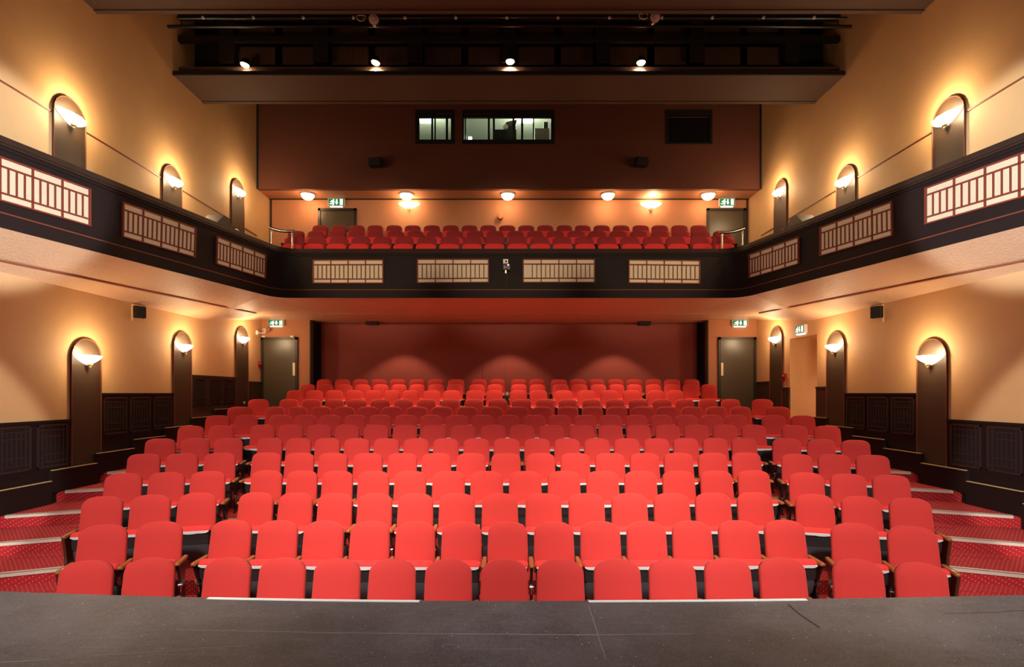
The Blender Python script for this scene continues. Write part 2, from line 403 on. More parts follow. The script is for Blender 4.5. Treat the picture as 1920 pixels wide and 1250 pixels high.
def seat(loc, rz, w, left, right, label, group, name, cat, proto, end=None):
    t = thing(name, label, cat, loc, rz, group)
    sx = w/.462
    for k in ('backrest', 'back_shell', 'seat_cushion', 'edge_trim', 'seat_pan', 'seat_base'): part(proto, k, t, 0, sx)
    for s, off in ((-1, left), (1, right)):
        if off is None: continue
        if end == s: part(proto, 'end_panel', t, s*(off+.012))
        else: part(proto, 'arm_standard', t, s*off); part(proto, 'hinge', t, s*off)
        part(proto, 'armrest', t, s*(off+(.012 if end == s else 0)))
    return t
def run(seats, label_fn, group, name, cat, proto, ends=(None, None), gapmax=.80):
    """seats: list of (x, y, z, rz, w) left to right; arms sit midway between neighbours"""
    n = len(seats)
    for i, (x, y, z, rz, w) in enumerate(seats):
        def half(j):
            if 0 <= j < n:
                d = math.hypot(seats[j][0]-x, seats[j][1]-y)
                if d < gapmax: return d/2
            return None
        l, r = half(i-1), half(i+1)
        hs = [h for h in (l, r) if h is not None]
        if hs: w = min(w, (2*min(hs)-.058)/1.065)
        own = w/2+.045
        left = l if l is not None else own
        right = None if r is not None else own
        e = None
        if i == 0 and ends[0]: e = -1
        if i == n-1 and ends[1]: e = 1; right = own if right is None else right
        seat((x, y, z), rz, w, left, right, label_fn(i, n), group, name, cat, proto, e)
def blockname(r): return ORD[r]+' row from the stage'
for r, (D, dz, lw, cs, rw, wpx) in enumerate(ROWS):
    z = floor_z[r]
    cen = []
    for x in cs:
        d = D*(1+4.5e-8*(x-CX)**2) if r < 8 else D
        w = wpx*D/F*.985
        cen.append((PX(x, d), d, z, 0, w))
    PROTO['backrest'] = me_backs[min(r, 4)]
    def wing(lst, s):
        out = []
        for x, y, w in lst:
            if y: d = dz*F/(HY-y)
            else:
                o = abs(x-CX); d = (D+TW*Xp(r))/(1+TW*o/F)
            t = abs(x-CX)/F
            ww = min(.53, w*d/F/(math.cos(WING)+math.sin(WING)*t)*.985)
            out.append((PX(x, d), d, z, -s*WING, ww))
        return out
    g = 'red seats in the stalls'
    row = blockname(r)
    if lw: run(wing(lw, -1), lambda i, n: 'red tip-up seat in the left side block, %s, %s from left' % (row, ORD[i]), g, 'theatre_seat', 'seat', PROTO, (True, False), .9)
    if rw: run(wing(rw, 1), lambda i, n: 'red tip-up seat in the right side block, %s, %s from left' % (row, ORD[i]), g, 'theatre_seat', 'seat', PROTO, (False, True), .9)
    if r < 10: lab = lambda i, n: 'red tip-up seat in the centre block, %s, %s from left' % (row, ORD[i])
    else: lab = lambda i, n: 'red tip-up seat under the balcony, %s, %s from left' % (row, ORD[i])
    run(cen, lab, g, 'theatre_seat', 'seat', PROTO, gapmax=.66 if r < 10 else .60)

# balcony chairs
BAL = [
 (13.70, 443.5, [554, 594.7, 636, 677, 718, 758.7, 801, 844, 885.6, 927.5, 970, 1011.6, 1053.7, 1095, 1137.5, 1180.6, 1223, 1266, 1311, 1352], 36.3),
 (15.00, 432.5, [556, 593, 631, 668, 704, 742, 779, 815, 852.5, 891, 928.4, 966.6, 1003, 1041, 1080, 1119.7, 1159, 1197, 1236.7, 1275, 1314, 1353], 32.7),
 (15.95, 422.0, [601, 635.5, 669.6, 704, 739.4, 774, 810, 845.5, 880.6, 915.6, 951, 986.6, 1022, 1058, 1092.5, 1128, 1164.4, 1200.8, 1236.7, 1273.5, 1309.8], 31.4)]
BF = []
for r, (D, y, xs, wpx) in enumerate(BAL):
    z = PZ(y, D)-BH; BF.append(z)
    rowname = ['front', 'middle', 'rear'][r]
    run([(PX(x, D), D, z, 0, wpx*D/F) for x in xs], lambda i, n: 'red upholstered seat in the %s row of the balcony, %s from left' % (rowname, ORD[i]),
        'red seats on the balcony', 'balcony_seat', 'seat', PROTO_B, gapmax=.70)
for o in (*me_backs, me_shell, me_cush, me_trim, me_pan, me_base, me_arm, me_std, me_hinge, me_end, me_bcush, me_btrim, me_bback): bpy.data.objects.remove(o)

# ---------------------------------------------------------------- stalls floor: raked platforms, side stairs
b = MB()
b.box(-8.2, 8.2, 3.9, 17.2, -.12, -.002)
DF = [D-.62 for D, *_ in ROWS]; DF[10] = 13.80; DF[11] = 14.78; DF[12] = 15.62
for r in range(1, 13):
    z = floor_z[r]-.001; xp = Xp(r) if r < 10 else 99
    d0 = DF[r]
    outer = 6.4 if r < 10 else 7.2
    def fr(x): return d0-TW*max(0, abs(x)-xp)
    xs = [-outer, -xp, xp, outer] if xp < outer else [-outer, outer]
    far = 17.0
    line = [(x, fr(x)) for x in xs]+[(outer, far), (-outer, far)]
    b.prism([(x, y, -.05) for x, y in line], [(x, y, z) for x, y in line])
def Xe(D): return max(4.65, min(6.42, 4.65+(D-5.4)*.56))
ND = [(-1, 4.30), (0, 5.25), (1, 6.20), (2, 7.17), (3, 8.28), (4, 9.33), (5, 10.25), (6, 11.15), (7, 12.05), (8, 12.95), (9, 13.85)]
SL = .42
nos = []
for s in (-1, 1):
    for k, d in ND:
        z = .172*(k+2)+.172
        z = .172*(k+2) if True else z
        z = .516+.172*(k-1)
        def fy(x, d=d): return d+SL*(6.5-abs(x))
        xi = Xe(d+.25); xo = 7.46
        far = 16.25
        line = [(s*xo, fy(xo)), (s*xi, fy(xi)), (s*xi, far), (s*xo, far)]
        b.prism([(x, y, -.04) for x, y in line], [(x, y, z+.001) for x, y in line])
        if k >= 0: nos.append((s, k, fy, xi, min(xo, Xw(d)-.13), z))
b.build('floor', 'carpet', kind='structure')
for s, k, fy, xi, xo, z in nos:
    b = MB(); n = 1
    a, c = Vector((s*xo, fy(xo), 0)), Vector((s*xi, fy(xi), 0)); d = (c-a).normalized(); nn = Vector((-d.y, d.x, 0)); nn = nn if nn.y > 0 else -nn
    f0, bk = nn*-.012, nn*.055
    def hx(o0, o1, z0, z1): b.hexa([a+o0+Vector((0, 0, z0)), c+o0+Vector((0, 0, z0)), c+o1+Vector((0, 0, z0)), a+o1+Vector((0, 0, z0)), a+o0+Vector((0, 0, z1)), c+o0+Vector((0, 0, z1)), c+o1+Vector((0, 0, z1)), a+o1+Vector((0, 0, z1))])
    hx(f0, bk, z+.001, z+.010); hx(f0, nn*-.001, z-.035, z+.010)
    NTRIM += 1; b.build('trim_%d' % NTRIM, 'nosing_metal', kind='structure')
# brass nosings in the two radial gangways
for s in (-1, 1):
    b = MB()
    for r in range(1, 9):
        lw, cs, rw = ROWS[r][2], ROWS[r][3], ROWS[r][4]
        xa = (lw[-1][0]+cs[0])/2 if s < 0 else (rw[0][0]+cs[-1])/2
        d = DF[r]; X = PX(xa, d+.45)
        b.box(X-.16, X+.16, d-.012-TW*.0, d+.04, floor_z[r]-.03, floor_z[r]+.006)
    NTRIM += 1; b.build('trim_%d' % NTRIM, 'brass', kind='structure')

# ---------------------------------------------------------------- side walls
ZT = CZ+8.9
OD0, OD1 = wD(1532), wD(1481); OZ = CZ+1.415; OZ0 = .516+.172*8+.002     # exit opening in the right wall
def wallpt(s, D, z, p=0): return Vector((s*(Xw(D)-p), D, z))
TH = .25
def wseg(b, s, d0, d1, z0, z1, p0=0, p1=-TH, mi=0):
    b.hexa([wallpt(s, d0, z0, p0), wallpt(s, d1, z0, p0), wallpt(s, d1, z0, p1), wallpt(s, d0, z0, p1),
            wallpt(s, d0, z1, p0), wallpt(s, d1, z1, p0), wallpt(s, d1, z1, p1), wallpt(s, d0, z1, p1)], mi)
b = MB(); wseg(b, -1, 3.2, 17.3, -.1, ZT); b.build('wall_left', 'wall_cream', kind='structure')
b = MB(); wseg(b, 1, 3.2, OD0, -.1, ZT); wseg(b, 1, OD1, 17.3, -.1, ZT); wseg(b, 1, OD0, OD1, OZ, ZT); wseg(b, 1, OD0, OD1, -.1, OZ0)
b.build('wall_right', 'wall_cream', kind='structure')
# passage behind the opening
b = MB(); x0 = Xw(OD1)+.0
b.box(x0+TH-.001, x0+2.2, OD1, OD1+.1, OZ0-.3, OZ+.2); b.box(x0+TH-.001, x0+2.2, OD0-.1, OD0, OZ0-.3, OZ+.2)
b.box(x0+2.2, x0+2.3, OD0-.1, OD1+.1, OZ0-.3, OZ+.2); b.box(x0+TH-.001, x0+2.3, OD0-.1, OD1+.1, OZ+.0, OZ+.2)
b.build('wall_passage', 'wall_cream', kind='structure')
b = MB(); b.box(x0+.02, x0+2.25, OD0-.05, OD1+.05, OZ0-.25, OZ0-.001); b.build('floor_passage', 'carpet', kind='structure')

PIER = [(131, 186, 635), (323, 357, 622), (441, 463, 612.5)]
UPIER = [(97, 157, 184.5), (303, 338, 312), (433, 455, 337.5)]
PD = [((wD(a)+wD(c))/2, y) for a, c, y in PIER]; UD = [((wD(a)+wD(c))/2, y) for a, c, y in UPIER]
PW = .655
def arch_outline(dc, ztop, zbot, w, n=16):
    r = w/2; pts = [(dc-r, zbot), (dc+r, zbot)]
    for i in range(n+1):
        a = PI*i/n; pts.append((dc+r*math.cos(a), ztop-r+r*math.sin(a)))
    return pts
def pilaster(s, dc, ztop, zbot, label):
    o = thing('pilaster', label, 'pilaster', wallpt(s, dc, zbot), 0)
    inv = -Vector(o.location)
    b = MB(); out = arch_outline(dc, ztop, zbot, PW)
    b.prism([wallpt(s, d, z, .0)+inv for d, z in out], [wallpt(s, d, z, .035)+inv for d, z in out]); b.build('board', 'pier_brown', o)
    b = MB(); path = [(d, z) for d, z in out[1:]]+[out[0]]
    b.tube([wallpt(s, d, z, .035)+inv for d, z in path], .010, 6); b.build('rim', 'rim_red', o, smooth=True)
    return o
def sconce(s, dc, zr, label, n=18, P0=.035, power=38, nrm=None, base=None):
    """half bowl of ribbed glass on the wall, open at the top"""
    base = wallpt(s, dc, zr, P0) if base is None else base
    o = thing('wall_sconce', label, 'lamp', base)
    e1 = Vector((0, 1, 0)) if nrm is None else Vector((1, 0, 0)); e2 = Vector((-s, 0, 0)) if nrm is None else Vector(nrm)
    def pt(u, v, z): return e1*u+e2*v+Vector((0, 0, z))
    b = MB(); rings = []
    for k in range(7):
        t = k/6                                   # 0 rim .. 1 bottom
        w = .265*(1-t**1.5)+.02; dp = .125*(1-t**1.8)+.015; z = -.165*t**.9
        ring = []
        for i in range(n+1):
            a = PI*i/n; rib = 1+.05*math.cos(a*9*1.0)*(1-t)
            tip = 1+.12*(abs(math.cos(a))**8)*(1-t)
            ring.append(pt(w*math.cos(a)*rib*tip, .004+dp*math.sin(a)*rib, z))
        rings.append(ring)
    vs = [v for r in rings for v in r]; m = n+1
    b.add(vs, [(k*m+i, k*m+i+1, (k+1)*m+i+1, (k+1)*m+i) for k in range(6) for i in range(n)])
    sh = b.build('glass_shade', 'lamp_glass', o, smooth=True)
    sm = sh.modifiers.new('solid', 'SOLIDIFY'); sm.thickness = .004
    b = MB(); c = pt(0, .055, -.17); b.disc_stack(c, (0, 0, -1), [(-.02, .045), (0, .04), (.012, .018), (.03, .022), (.045, .015), (.055, .004)], 12)
    b.build('finial', 'brass', o, smooth=True)
    b = MB(); b.box(*sorted((pt(-.05, 0, 0).x, pt(.05, .05, 0).x)), *sorted((pt(-.05, 0, 0).y, pt(.05, .05, 0).y)), -.16, -.03); b.build('back_plate', 'brass', o)
    lamp('sconce_bulb', 'POINT', pt(0, .27, .06), power, (1, .70, .40), o, .08)
    return o
sidename = {-1: 'left', 1: 'right'}
for s in (-1, 1):
    for i, (d, y) in enumerate(PD):
        zt = PZ(y, d); nm = ['nearest the stage', 'second from the stage', 'farthest from the stage'][i]
        pilaster(s, d, zt, .15+i*.45, 'dark brown round-topped pilaster on the lower %s wall, %s' % (sidename[s], nm))
        sconce(s, d, zt-.29, 'glowing shell wall lamp on the lower %s wall, %s' % (sidename[s], nm.split(',')[0]), power=[34, 34, 30][i])
    for i, (d, y) in enumerate(UD):
        zt = PZ(y, d); nm = ['nearest the stage', 'second from the stage', 'farthest from the stage'][i]
        pilaster(s, d, zt, CZ+2.95, 'brown round-topped pilaster on the upper %s wall, %s' % (sidename[s], nm))
        sconce(s, d, zt-.29, 'glowing shell wall lamp on the upper %s wall, %s' % (sidename[s], nm), power=[50, 46, 38][i])
# picture-rail line on the upper walls
for s in (-1, 1):
    b = MB(); z = CZ+4.56
    segs = [3.3]+[v for d, _ in UD[:2] for v in (d-PW/2, d+PW/2)]+[15.9]
    for i in range(0, len(segs), 2): wseg(b, s, segs[i], segs[i+1], z-.012, z+.012, .012, -.01)
    NTRIM += 1; b.build('trim_%d' % NTRIM, 'rim_red', kind='structure')
# wainscot
def wains(s):
    b = MB(); c = MB()
    e = [(d-PW/2, d+PW/2) for d, _ in PD]
    secs = [(3.3, e[0][0], -.435, -1), (e[0][1], e[1][0], .005, 0), (e[1][1], e[2][0], .43, 1), (e[2][1], 16.19, .335, 2)]
    if s > 0: secs = secs[:2]+[(e[1][1], OD0, .155, 1), (OD1, e[2][0], .155, 1)]+secs[3:]
    for d0, d1, t, k in secs:
        mi = 1 if k > 0 else 0
        wseg(b, s, d0, d1, -.05, CZ+t, .03, -.01, mi); wseg(b, s, d0, d1, CZ+t-.035, CZ+t, .045, .02, mi); wseg(b, s, d0, d1, CZ+t-.85, CZ+t-.83, .036, .02, mi)
    b.build('wainscot_%s' % sidename[s], ['dark_panel', 'pier_brown'], kind='structure')
wains(-1); wains(1)
def grille(s, d0, d1, zt, zb, label):
    dc = (d0+d1)/2; o = thing('wall_grille', label, 'grille', wallpt(s, dc, zb, .03)); inv = -Vector(o.location)
    b = MB()
    def bar(a0, a1, z0, z1, p=.05): 
        q = [wallpt(s, a0, z0, .03), wallpt(s, a1, z0, .03), wallpt(s, a1, z0, p), wallpt(s, a0, z0, p)]
        b.hexa([v+inv for v in q]+[v+Vector((0, 0, z1-z0))+inv for v in q])
    W = d1-d0; H = zt-zb
    bar(d0, d1, zt-.03, zt); bar(d0, d1, zb, zb+.03); bar(d0, d0+.03, zb, zt); bar(d1-.03, d1, zb, zt)
    b.build('frame', 'grille_dark', o)
    b = MB(); w = .009
    for t in (.16, .84): bar(d0+W*t-w, d0+W*t+w, zb+.02, zt-.02, .046)
    for t in (.13, .30, .72, .87): bar(d0+(.02 if t in (.13, .87) else W*.16), d1-(.02 if t in (.13, .87) else W*.16), zb+H*t-w, zb+H*t+w, .044)
    for k in range(1, 5): bar(d0+W*(.16+.68*k/5)-w*.8, d0+W*(.16+.68*k/5)+w*.8, zb+H*.13, zb+H*.87, .042)
    b.build('lattice', 'grille_dark', o)
    b = MB(); bar(d0+.02, d1-.02, zb+.02, zt-.02, .034); b.build('backing', 'black_matte', o)
for s in (-1, 1):
    e = [(d-PW/2, d+PW/2) for d, _ in PD]
    sd = sidename[s]
    for k in range(3):
        d1 = e[0][0]-.10-.68*k; w = .57
        if d1 > 7.9: grille(s, d1-w, d1, CZ-.50, CZ-1.19, 'dark fretwork grille on the %s wall before the nearest lamp, %s from that lamp' % (sd, ORD[k]))
        d0 = e[0][1]+.06+.68*k
        grille(s, d0, d0+.58, CZ-.07, CZ-.76, 'dark fretwork grille on the %s wall between first two lamps, %s in line' % (sd, ORD[k]))
        if s < 0:
            d0 = e[1][1]+.05+.65*k
            grille(s, d0, d0+.56, CZ+.36, CZ-.33, 'dark fretwork grille on the left wall before the exit door, %s in line' % ORD[k])
# stepped plinth with brass edging
for s in (-1, 1):
    b = MB(); c = MB()
    D0 = 5.95; 
    for k in range(9):
        d0 = D0+.95*k; d1 = d0+.95; zt = CZ-1.41-.168*(2-k)
        if s > 0 and d1 > OD0: d1 = min(d1, OD0)
        if d0 >= d1: continue
        wseg(b, s, d0, d1+.001, zt-.36, zt, .10, -.005)
        wseg(b, s, d0, d1, zt-.40, zt-.36, .04, -.005)
        wseg(c, s, d0, d1-.02, zt, zt+.012, .112, .07)
    b.build('baseboard_%s' % sidename[s], 'dark_panel', kind='structure')
    NTRIM += 1; c.build('trim_%d' % NTRIM, 'brass', kind='structure')

# ---------------------------------------------------------------- rear of the stalls
RD = 16.2; RB = 16.8; SO = CZ+2.155
XL, XR = PX(581, RD), PX(1328, RD)
DOORS = [(490, 559, 632, 'left'), (1346, 1417, 632, 'right')]
b = MB(); b.box(-7.45, XL, RD, RD+.25, 1.5, SO+.3); b.build('wall_rear_left', 'wall_terracotta', kind='structure')
b = MB(); b.box(XR, 7.45, RD, RD+.25, 1.5, SO+.3); b.build('wall_rear_right', 'wall_terracotta', kind='structure')
b = MB(); b.box(XL-.3, XR+.3, RB, RB+.2, 1.2, SO+.3); b.build('wall_rear', 'wall_recess', kind='structure')
b = MB()
for x, s in ((XL, 1), (XR, -1)):
    b.box(*sorted((x, x-s*.2)), RD+.25, RB, 1.2, SO+.3); b.box(*sorted((x, x+s*.05)), RD-.015, RD+.06, 1.6, SO)
    b.box(*sorted((x+s*.0, x+s*.13)), RB-.03, RB-.001, 1.2, SO)
b.build('trim_%d' % (NTRIM+1), 'black_matte', kind='structure'); NTRIM += 1
b = MB()
for xx in (905, 947): b.box(PX(xx, RB)-.006, PX(xx, RB)+.006, RB-.006, RB+.01, 2.3, CZ+1.0)
b.build('trim_%d' % (NTRIM+1), 'wall_bulkhead', kind='structure'); NTRIM += 1
def door(n, x0, x1, ytop, D, zbot, side, plate):
    X0, X1 = PX(x0, D), PX(x1, D); zt = PZ(ytop, D)
    b = MB(); fw = .075
    b.box(X0, X0+fw, D-.05, D+.02, zbot, zt); b.box(X1-fw, X1, D-.05, D+.02, zbot, zt); b.box(X0, X1, D-.05, D+.02, zt-fw, zt)
    o = b.build('door_%d' % n, 'frame_dark', kind='structure')
    b = MB(); b.box(X0+fw, X1-fw, D-.022, D+.015, zbot, zt-fw); b.build('leaf', 'door_olive', o)
    if plate is not None:
        b = MB(); xa = X1-fw-.075 if plate > 0 else X0+fw+.01
        b.box(xa, xa+.065, D-.030, D-.02, PZ(704, D), PZ(680, D)); b.build('push_plate', 'push_plate', o)
    return o
dl = door(1, 490, 559, 632, RD, 1.88, 'left', 1); dr = door(2, 1346, 1417, 632, RD, 1.88, 'right', -1)
for x in (496, 549):
    b = MB(); X = PX(x, RD); b.box(X-.05, X+.05, RD-.075, RD-.045, PZ(632.5, RD), PZ(629.5, RD)); b.build('door_contact', 'white_plastic', dl)

# ---------------------------------------------------------------- balcony
ZTp, ZBo = CZ+3.40, CZ+2.21
def mirror(pl): return [(-x, d) for x, d in reversed(pl)]
def curve(pA, pB, center, ncorner=8):
    """plan of one edge: splayed side from pA to pB, rounded corner into the cross front at depth `center`"""
    (xa, da), (xb, db) = pA, pB
    sl = (xb-xa)/(db-da)
    pts = [(xa+sl*(4.6-da), 4.6), (xa+sl*(6.5-da), 6.5), (xa, da), (xa+sl*.4*(db-da), da+.4*(db-da)), (xa+sl*.7*(db-da), da+.7*(db-da)), (xb, db)]
    c0 = Vector((xb, db)); cc = Vector((xb+sl*(center-db), center)); c1 = Vector((cc.x+.42, center))
    for i in range(1, ncorner+1):
        t = i/ncorner; q = c0*(1-t)**2+cc*2*t*(1-t)+c1*t*t; pts.append((q.x, q.y))
    pts += [(-3.0, center), (-1.0, center)]
    return pts+[(-x, d) for x, d in reversed(pts)]
TC = curve((-6.74, 7.27), (-5.50, 12.40), 12.98)
BC = curve((-6.79, 7.32), (-5.52, 12.35), 12.75)
def off(pl, d):   # shift a plan line outward (away from the hall)
    out = []
    for i, (x, y) in enumerate(pl):
        a = Vector(pl[max(i-1, 0)]); c = Vector(pl[min(i+1, len(pl)-1)]); t = (c-a).normalized(); n = Vector((-t.y, t.x))
        out.append((x+n.x*d, y+n.y*d))
    return out
def fas(i, t, o=0):          # point of the face at station i, height t in 0..1, o = proud of the face
    tp, bt = Vector(TC[i]), Vector(BC[i]); q = bt.lerp(tp, t)
    j0, j1 = max(i-1, 0), min(i+1, len(TC)-1); tv = (Vector(TC[j1])-Vector(TC[j0])).normalized(); n = Vector((tv.y, -tv.x))
    return Vector((q.x+n.x*o, q.y+n.y*o, ZBo+(ZTp-ZBo)*t))
N = len(TC)
def band(b, t0, t1, o0, o1):
    for i in range(N-1):
        b.hexa([fas(i, t0, o0), fas(i+1, t0, o0), fas(i+1, t0, o1), fas(i, t0, o1), fas(i, t1, o0), fas(i+1, t1, o0), fas(i+1, t1, o1), fas(i, t1, o1)])
b = MB(); band(b, 0, 1, 0, -.12); band(b, 0, .16, .03, -.01); band(b, .86, .885, .02, -.01); o = b.build('balcony_front', 'dark_panel', kind='structure')
b = MB(); band(b, .93, 1.0, .05, -.14); band(b, .905, .93, .03, -.13); b.build('balcony_rail', 'dark_panel_rail', kind='structure')
b = MB(); band(b, .155, .17, .034, .02); NTRIM += 1; b.build('trim_%d' % NTRIM, 'rim_red', kind='structure')

# lattice panels set into the face
def face_hit(x, y, side):
    """meet the view ray through (x, y) with the balcony face: side -1/1 or 0"""
    d = Vector(((x-CX)/F, 1, (HY-y)/F)); o = Vector((0, 0, CZ))
    if side == 0: a, c, e = fas(N//2-1, 0), fas(N//2, 0), fas(N//2-1, 1)
    elif side < 0: a, c, e = fas(2, 0), fas(5, 0), fas(2, 1)
    else: a, c, e = fas(N-3, 0), fas(N-6, 0), fas(N-3, 1)
    n = (c-a).cross(e-a); t = (a-o).dot(n)/d.dot(n)
    return o+d*t
def lat_panel(corners, side, label, skip=None):
    """corners tl, tr, br, bl in pixels"""
    q = [face_hit(x, y, side) for x, y in corners]
    tl, tr, br, bl = q; n = (tr-tl).cross(bl-tl).normalized()
    if n.y > 0: n = -n
    zt = (tl.z+tr.z)/2; zb = (bl.z+br.z)/2
    o = thing('lattice_panel', label, 'panel', tuple((bl+br)/2), 0, 'lattice panels on the balcony front'); inv = -Vector(o.location)
    def pt(u, v, h): a = bl.lerp(br, u); c = tl.lerp(tr, u); r = a.lerp(c, v); return r+n*h+inv
    def bar(b, u0, u1, v0, v1, h0, h1):
        b.hexa([pt(u0, v0, h0), pt(u1, v0, h0), pt(u1, v0, h1), pt(u0, v0, h1), pt(u0, v1, h0), pt(u1, v1, h0), pt(u1, v1, h1), pt(u0, v1, h1)])
    b = MB(); bar(b, 0, 1, 0, 1, -.01, .006); b.build('backing', 'panel_cream', o)
    W = (tr-tl).length; H = zt-zb
    b = MB(); fu, fv = .018/W, .014/H; g = .034
    bar(b, -fu, fu*.5, -fv, 1+fv, -.005, g); bar(b, 1-fu*.5, 1+fu, -fv, 1+fv, -.005, g); bar(b, 0, 1, -fv, fv*.5, -.005, g); bar(b, 0, 1, 1-fv*.5, 1+fv, -.005, g)
    b.build('frame', 'lattice_red', o)
    b = MB(); hu, hv = .012/W, .012/H; g = .026
    for v in (.175, .80): bar(b, 0, 1, v-hv, v+hv, 0, g)
    for k in (1, 2, 3): bar(b, k/4-hu, k/4+hu, 0, 1, 0, g)
    for k in range(4):
        for j in (1, 2, 3):
            if skip and (k, j) in skip: continue
            u = (k+j/4)/4; bar(b, u-hu*.85, u+hu*.85, .175, .80, 0, g-.004)
    b.build('lattice', 'lattice_red', o)
    return o
rear = [((588, 488.5), (718, 488), (718, 531), (588, 531)), ((783.5, 487), (915.5, 487), (915.5, 529.5), (783.5, 530.5)),
        ((981.5, 487), (1114, 487), (1114, 529.5), (981.5, 529.5)), ((1179.5, 488), (1311, 489.5), (1311, 532), (1179.5, 530.5))]
for k, cn in enumerate(rear):
    lat_panel(cn, 0, 'cream panel with dark red lattice on the rear balcony front, %s from left' % ['leftmost', 'second', 'third', 'rightmost'][k].replace('most', 'most'), {(0, 1)} if k == 2 else None)
LP = [((-70, 270), (166, 355), (166, 422.5), (-70, 355)), ((230, 380), (365, 428), (363, 481.5), (229, 443)), ((406, 444), (497, 478.5), (496, 521.5), (405, 494))]
RP = [((1738, 353), (1985, 264), (1985, 350), (1738, 419)), ((1540, 427), (1673, 379), (1674, 441), (1540, 479)), ((1406, 478), (1498, 445), (1498, 494), (1406, 521))]
for k in range(3):
    nm = ['nearest the stage, lit white', 'second from the stage', 'farthest from the stage'][k]
    lat_panel(LP[k], -1, 'cream panel with red lattice on the left balcony front, %s' % nm)
    lat_panel(RP[k], 1, 'cream panel with red lattice on the right balcony front, %s' % nm)

# soffit of the balcony
b = MB()
for s in (-1, 1):
    def Fp(i): p = BC[i]; return Vector((s*abs(p[0]), p[1], ZBo))
    ids = [0, 1, 2, 3, 4, 5]
    Wl = [4.6+(BC[i][1]-4.6)*8.7/(BC[5][1]-4.6) for i in ids]
    wz = CZ+1.76
    NU, NV = 24, 8
    fa, fb = Fp(0), Fp(5); wa, wb = wallpt(s, Wl[0], wz, -.02), wallpt(s, Wl[5], wz, -.02)
    b.add([fa.lerp(fb, u/NU).lerp(wa.lerp(wb, u/NU), v/NV) for u in range(NU+1) for v in range(NV+1)],
          [(u*(NV+1)+v, u*(NV+1)+v+1, (u+1)*(NV+1)+v+1, (u+1)*(NV+1)+v) for u in range(NU) for v in range(NV)])
    c0 = Fp(5); wl = wallpt(s, 13.3, wz, -.02); wr = Vector((s*(Xw(16.2)+.02), 16.21, SO)); kx = Vector((s*5.0, 15.0, CZ+2.18))
    rearc = Vector((s*5.86, 16.21, SO))
    b.add([c0, wl, wr, kx], [(0, 1, 2), (0, 2, 3)]); b.add([wr, rearc, kx], [(0, 1, 2)])
    # corner fan
    for i in range(5, 5+9):
        b.add([Fp(i), Fp(i+1), kx], [(0, 1, 2)])
kl, kr = Vector((-5.0, 15.0, CZ+2.18)), Vector((5.0, 15.0, CZ+2.18))
b.quad(Vector((-abs(BC[14][0]), BC[14][1], ZBo)), Vector((abs(BC[14][0]), BC[14][1], ZBo)), kr, kl)
b.quad(kl, kr, Vector((5.86, 16.21, SO)), Vector((-5.86, 16.21, SO)))
b.quad(Vector((-5.95, 16.2, SO)), Vector((5.95, 16.2, SO)), Vector((5.95, 16.85, SO+.0)), Vector((-5.95, 16.85, SO)))
so = b.build('ceiling_balcony', 'soffit', kind='structure', smooth=True)
# reveal line of the soffit
for s in (-1, 1):
    b = MB()
    pa = [(478*t/16, 488.5+98.5*t/16) for t in range(17)] if s < 0 else [(1920-495*t/16, 489+98*t/16) for t in range(17)]
    ts = []
    for x, y in pa:
        o = Vector((0, 0, CZ)); d = Vector(((x-CX)/F, 1, (HY-y)/F))
        best = None
        for pl in so.data.polygons:
            n = pl.normal; c = pl.center; dn = d.dot(n)
            if abs(dn) < 1e-6: continue
            t = (c-o).dot(n)/dn; hit = o+d*t
            vs = [so.data.vertices[i].co for i in pl.vertices]
            ins = [ (vs[(i+1) % len(vs)]-vs[i]).cross(hit-vs[i]).dot(n) for i in range(len(vs))]
            if all(v > -1e-3 for v in ins) or all(v < 1e-3 for v in ins):
                if best is None or t < best[0]: best = (t, hit)
        if best: ts.append(best[1])
    if len(ts) > 1:
        d = (ts[0]-ts[1]).normalized(); ts.insert(0, ts[0]+d*.6)
        for i in range(len(ts)-1):
            a, c = ts[i], ts[i+1]; w = Vector((.042, 0, 0)); dn = Vector((0, 0, -.012))
            b.hexa([a-w+dn, c-w+dn, c+w+dn, a+w+dn, a-w-dn, c-w-dn, c+w-dn, a+w-dn])
        NTRIM += 1; b.build('trim_%d' % NTRIM, 'rust', kind='structure')
b = MB(); b.box(-6.9, 6.9, 14.985, 15.015, CZ+2.165, CZ+2.19); NTRIM += 1; b.build('trim_%d' % NTRIM, 'soffit', kind='structure')

# balcony deck and steppings
b = MB()
dk = off(TC, .10)
inner = [(x, d) for x, d in dk]
zc = CZ+2.42
poly = [(-Xw(4.6), 4.6)]+[(x, d) for x, d in inner]+[(Xw(4.6), 4.6), (Xw(16.7), 16.7), (-Xw(16.7), 16.7)]
for i in range(len(inner)-1):
    (x0, d0), (x1, d1) = inner[i], inner[i+1]
    if d1 > 12.3 and d0 > 12.3 and x0*x1 > 0 and abs(x0) < 6 and max(abs(x0), abs(x1)) < 6 and abs(d1-d0) < .8:
        f0, f1 = (x0, 16.7), (x1, 16.7)
    elif x0 < 0 and x1 < 0: f0, f1 = (-Xw(d0), d0), (-Xw(d1), d1)
    elif x0 > 0 and x1 > 0: f0, f1 = (Xw(d0), d0), (Xw(d1), d1)
    else: f0, f1 = (x0, 16.7), (x1, 16.7)
    pl = [(x0, d0), (x1, d1), f1, f0]
    b.prism([(x, y, zc-.1) for x, y in pl], [(x, y, zc) for x, y in pl])
for r, z in enumerate(BF):
    d0 = BAL[r][0]-.42 if r == 0 else BAL[r][0]-.62
    b.box(-6.1, 6.1, d0, 16.7, zc-.05, z-.001)
b.box(-7.28, 7.28, 12.9, 16.7, zc-.05, zc+.25)
b.build('floor_balcony', 'dark_panel', kind='structure')

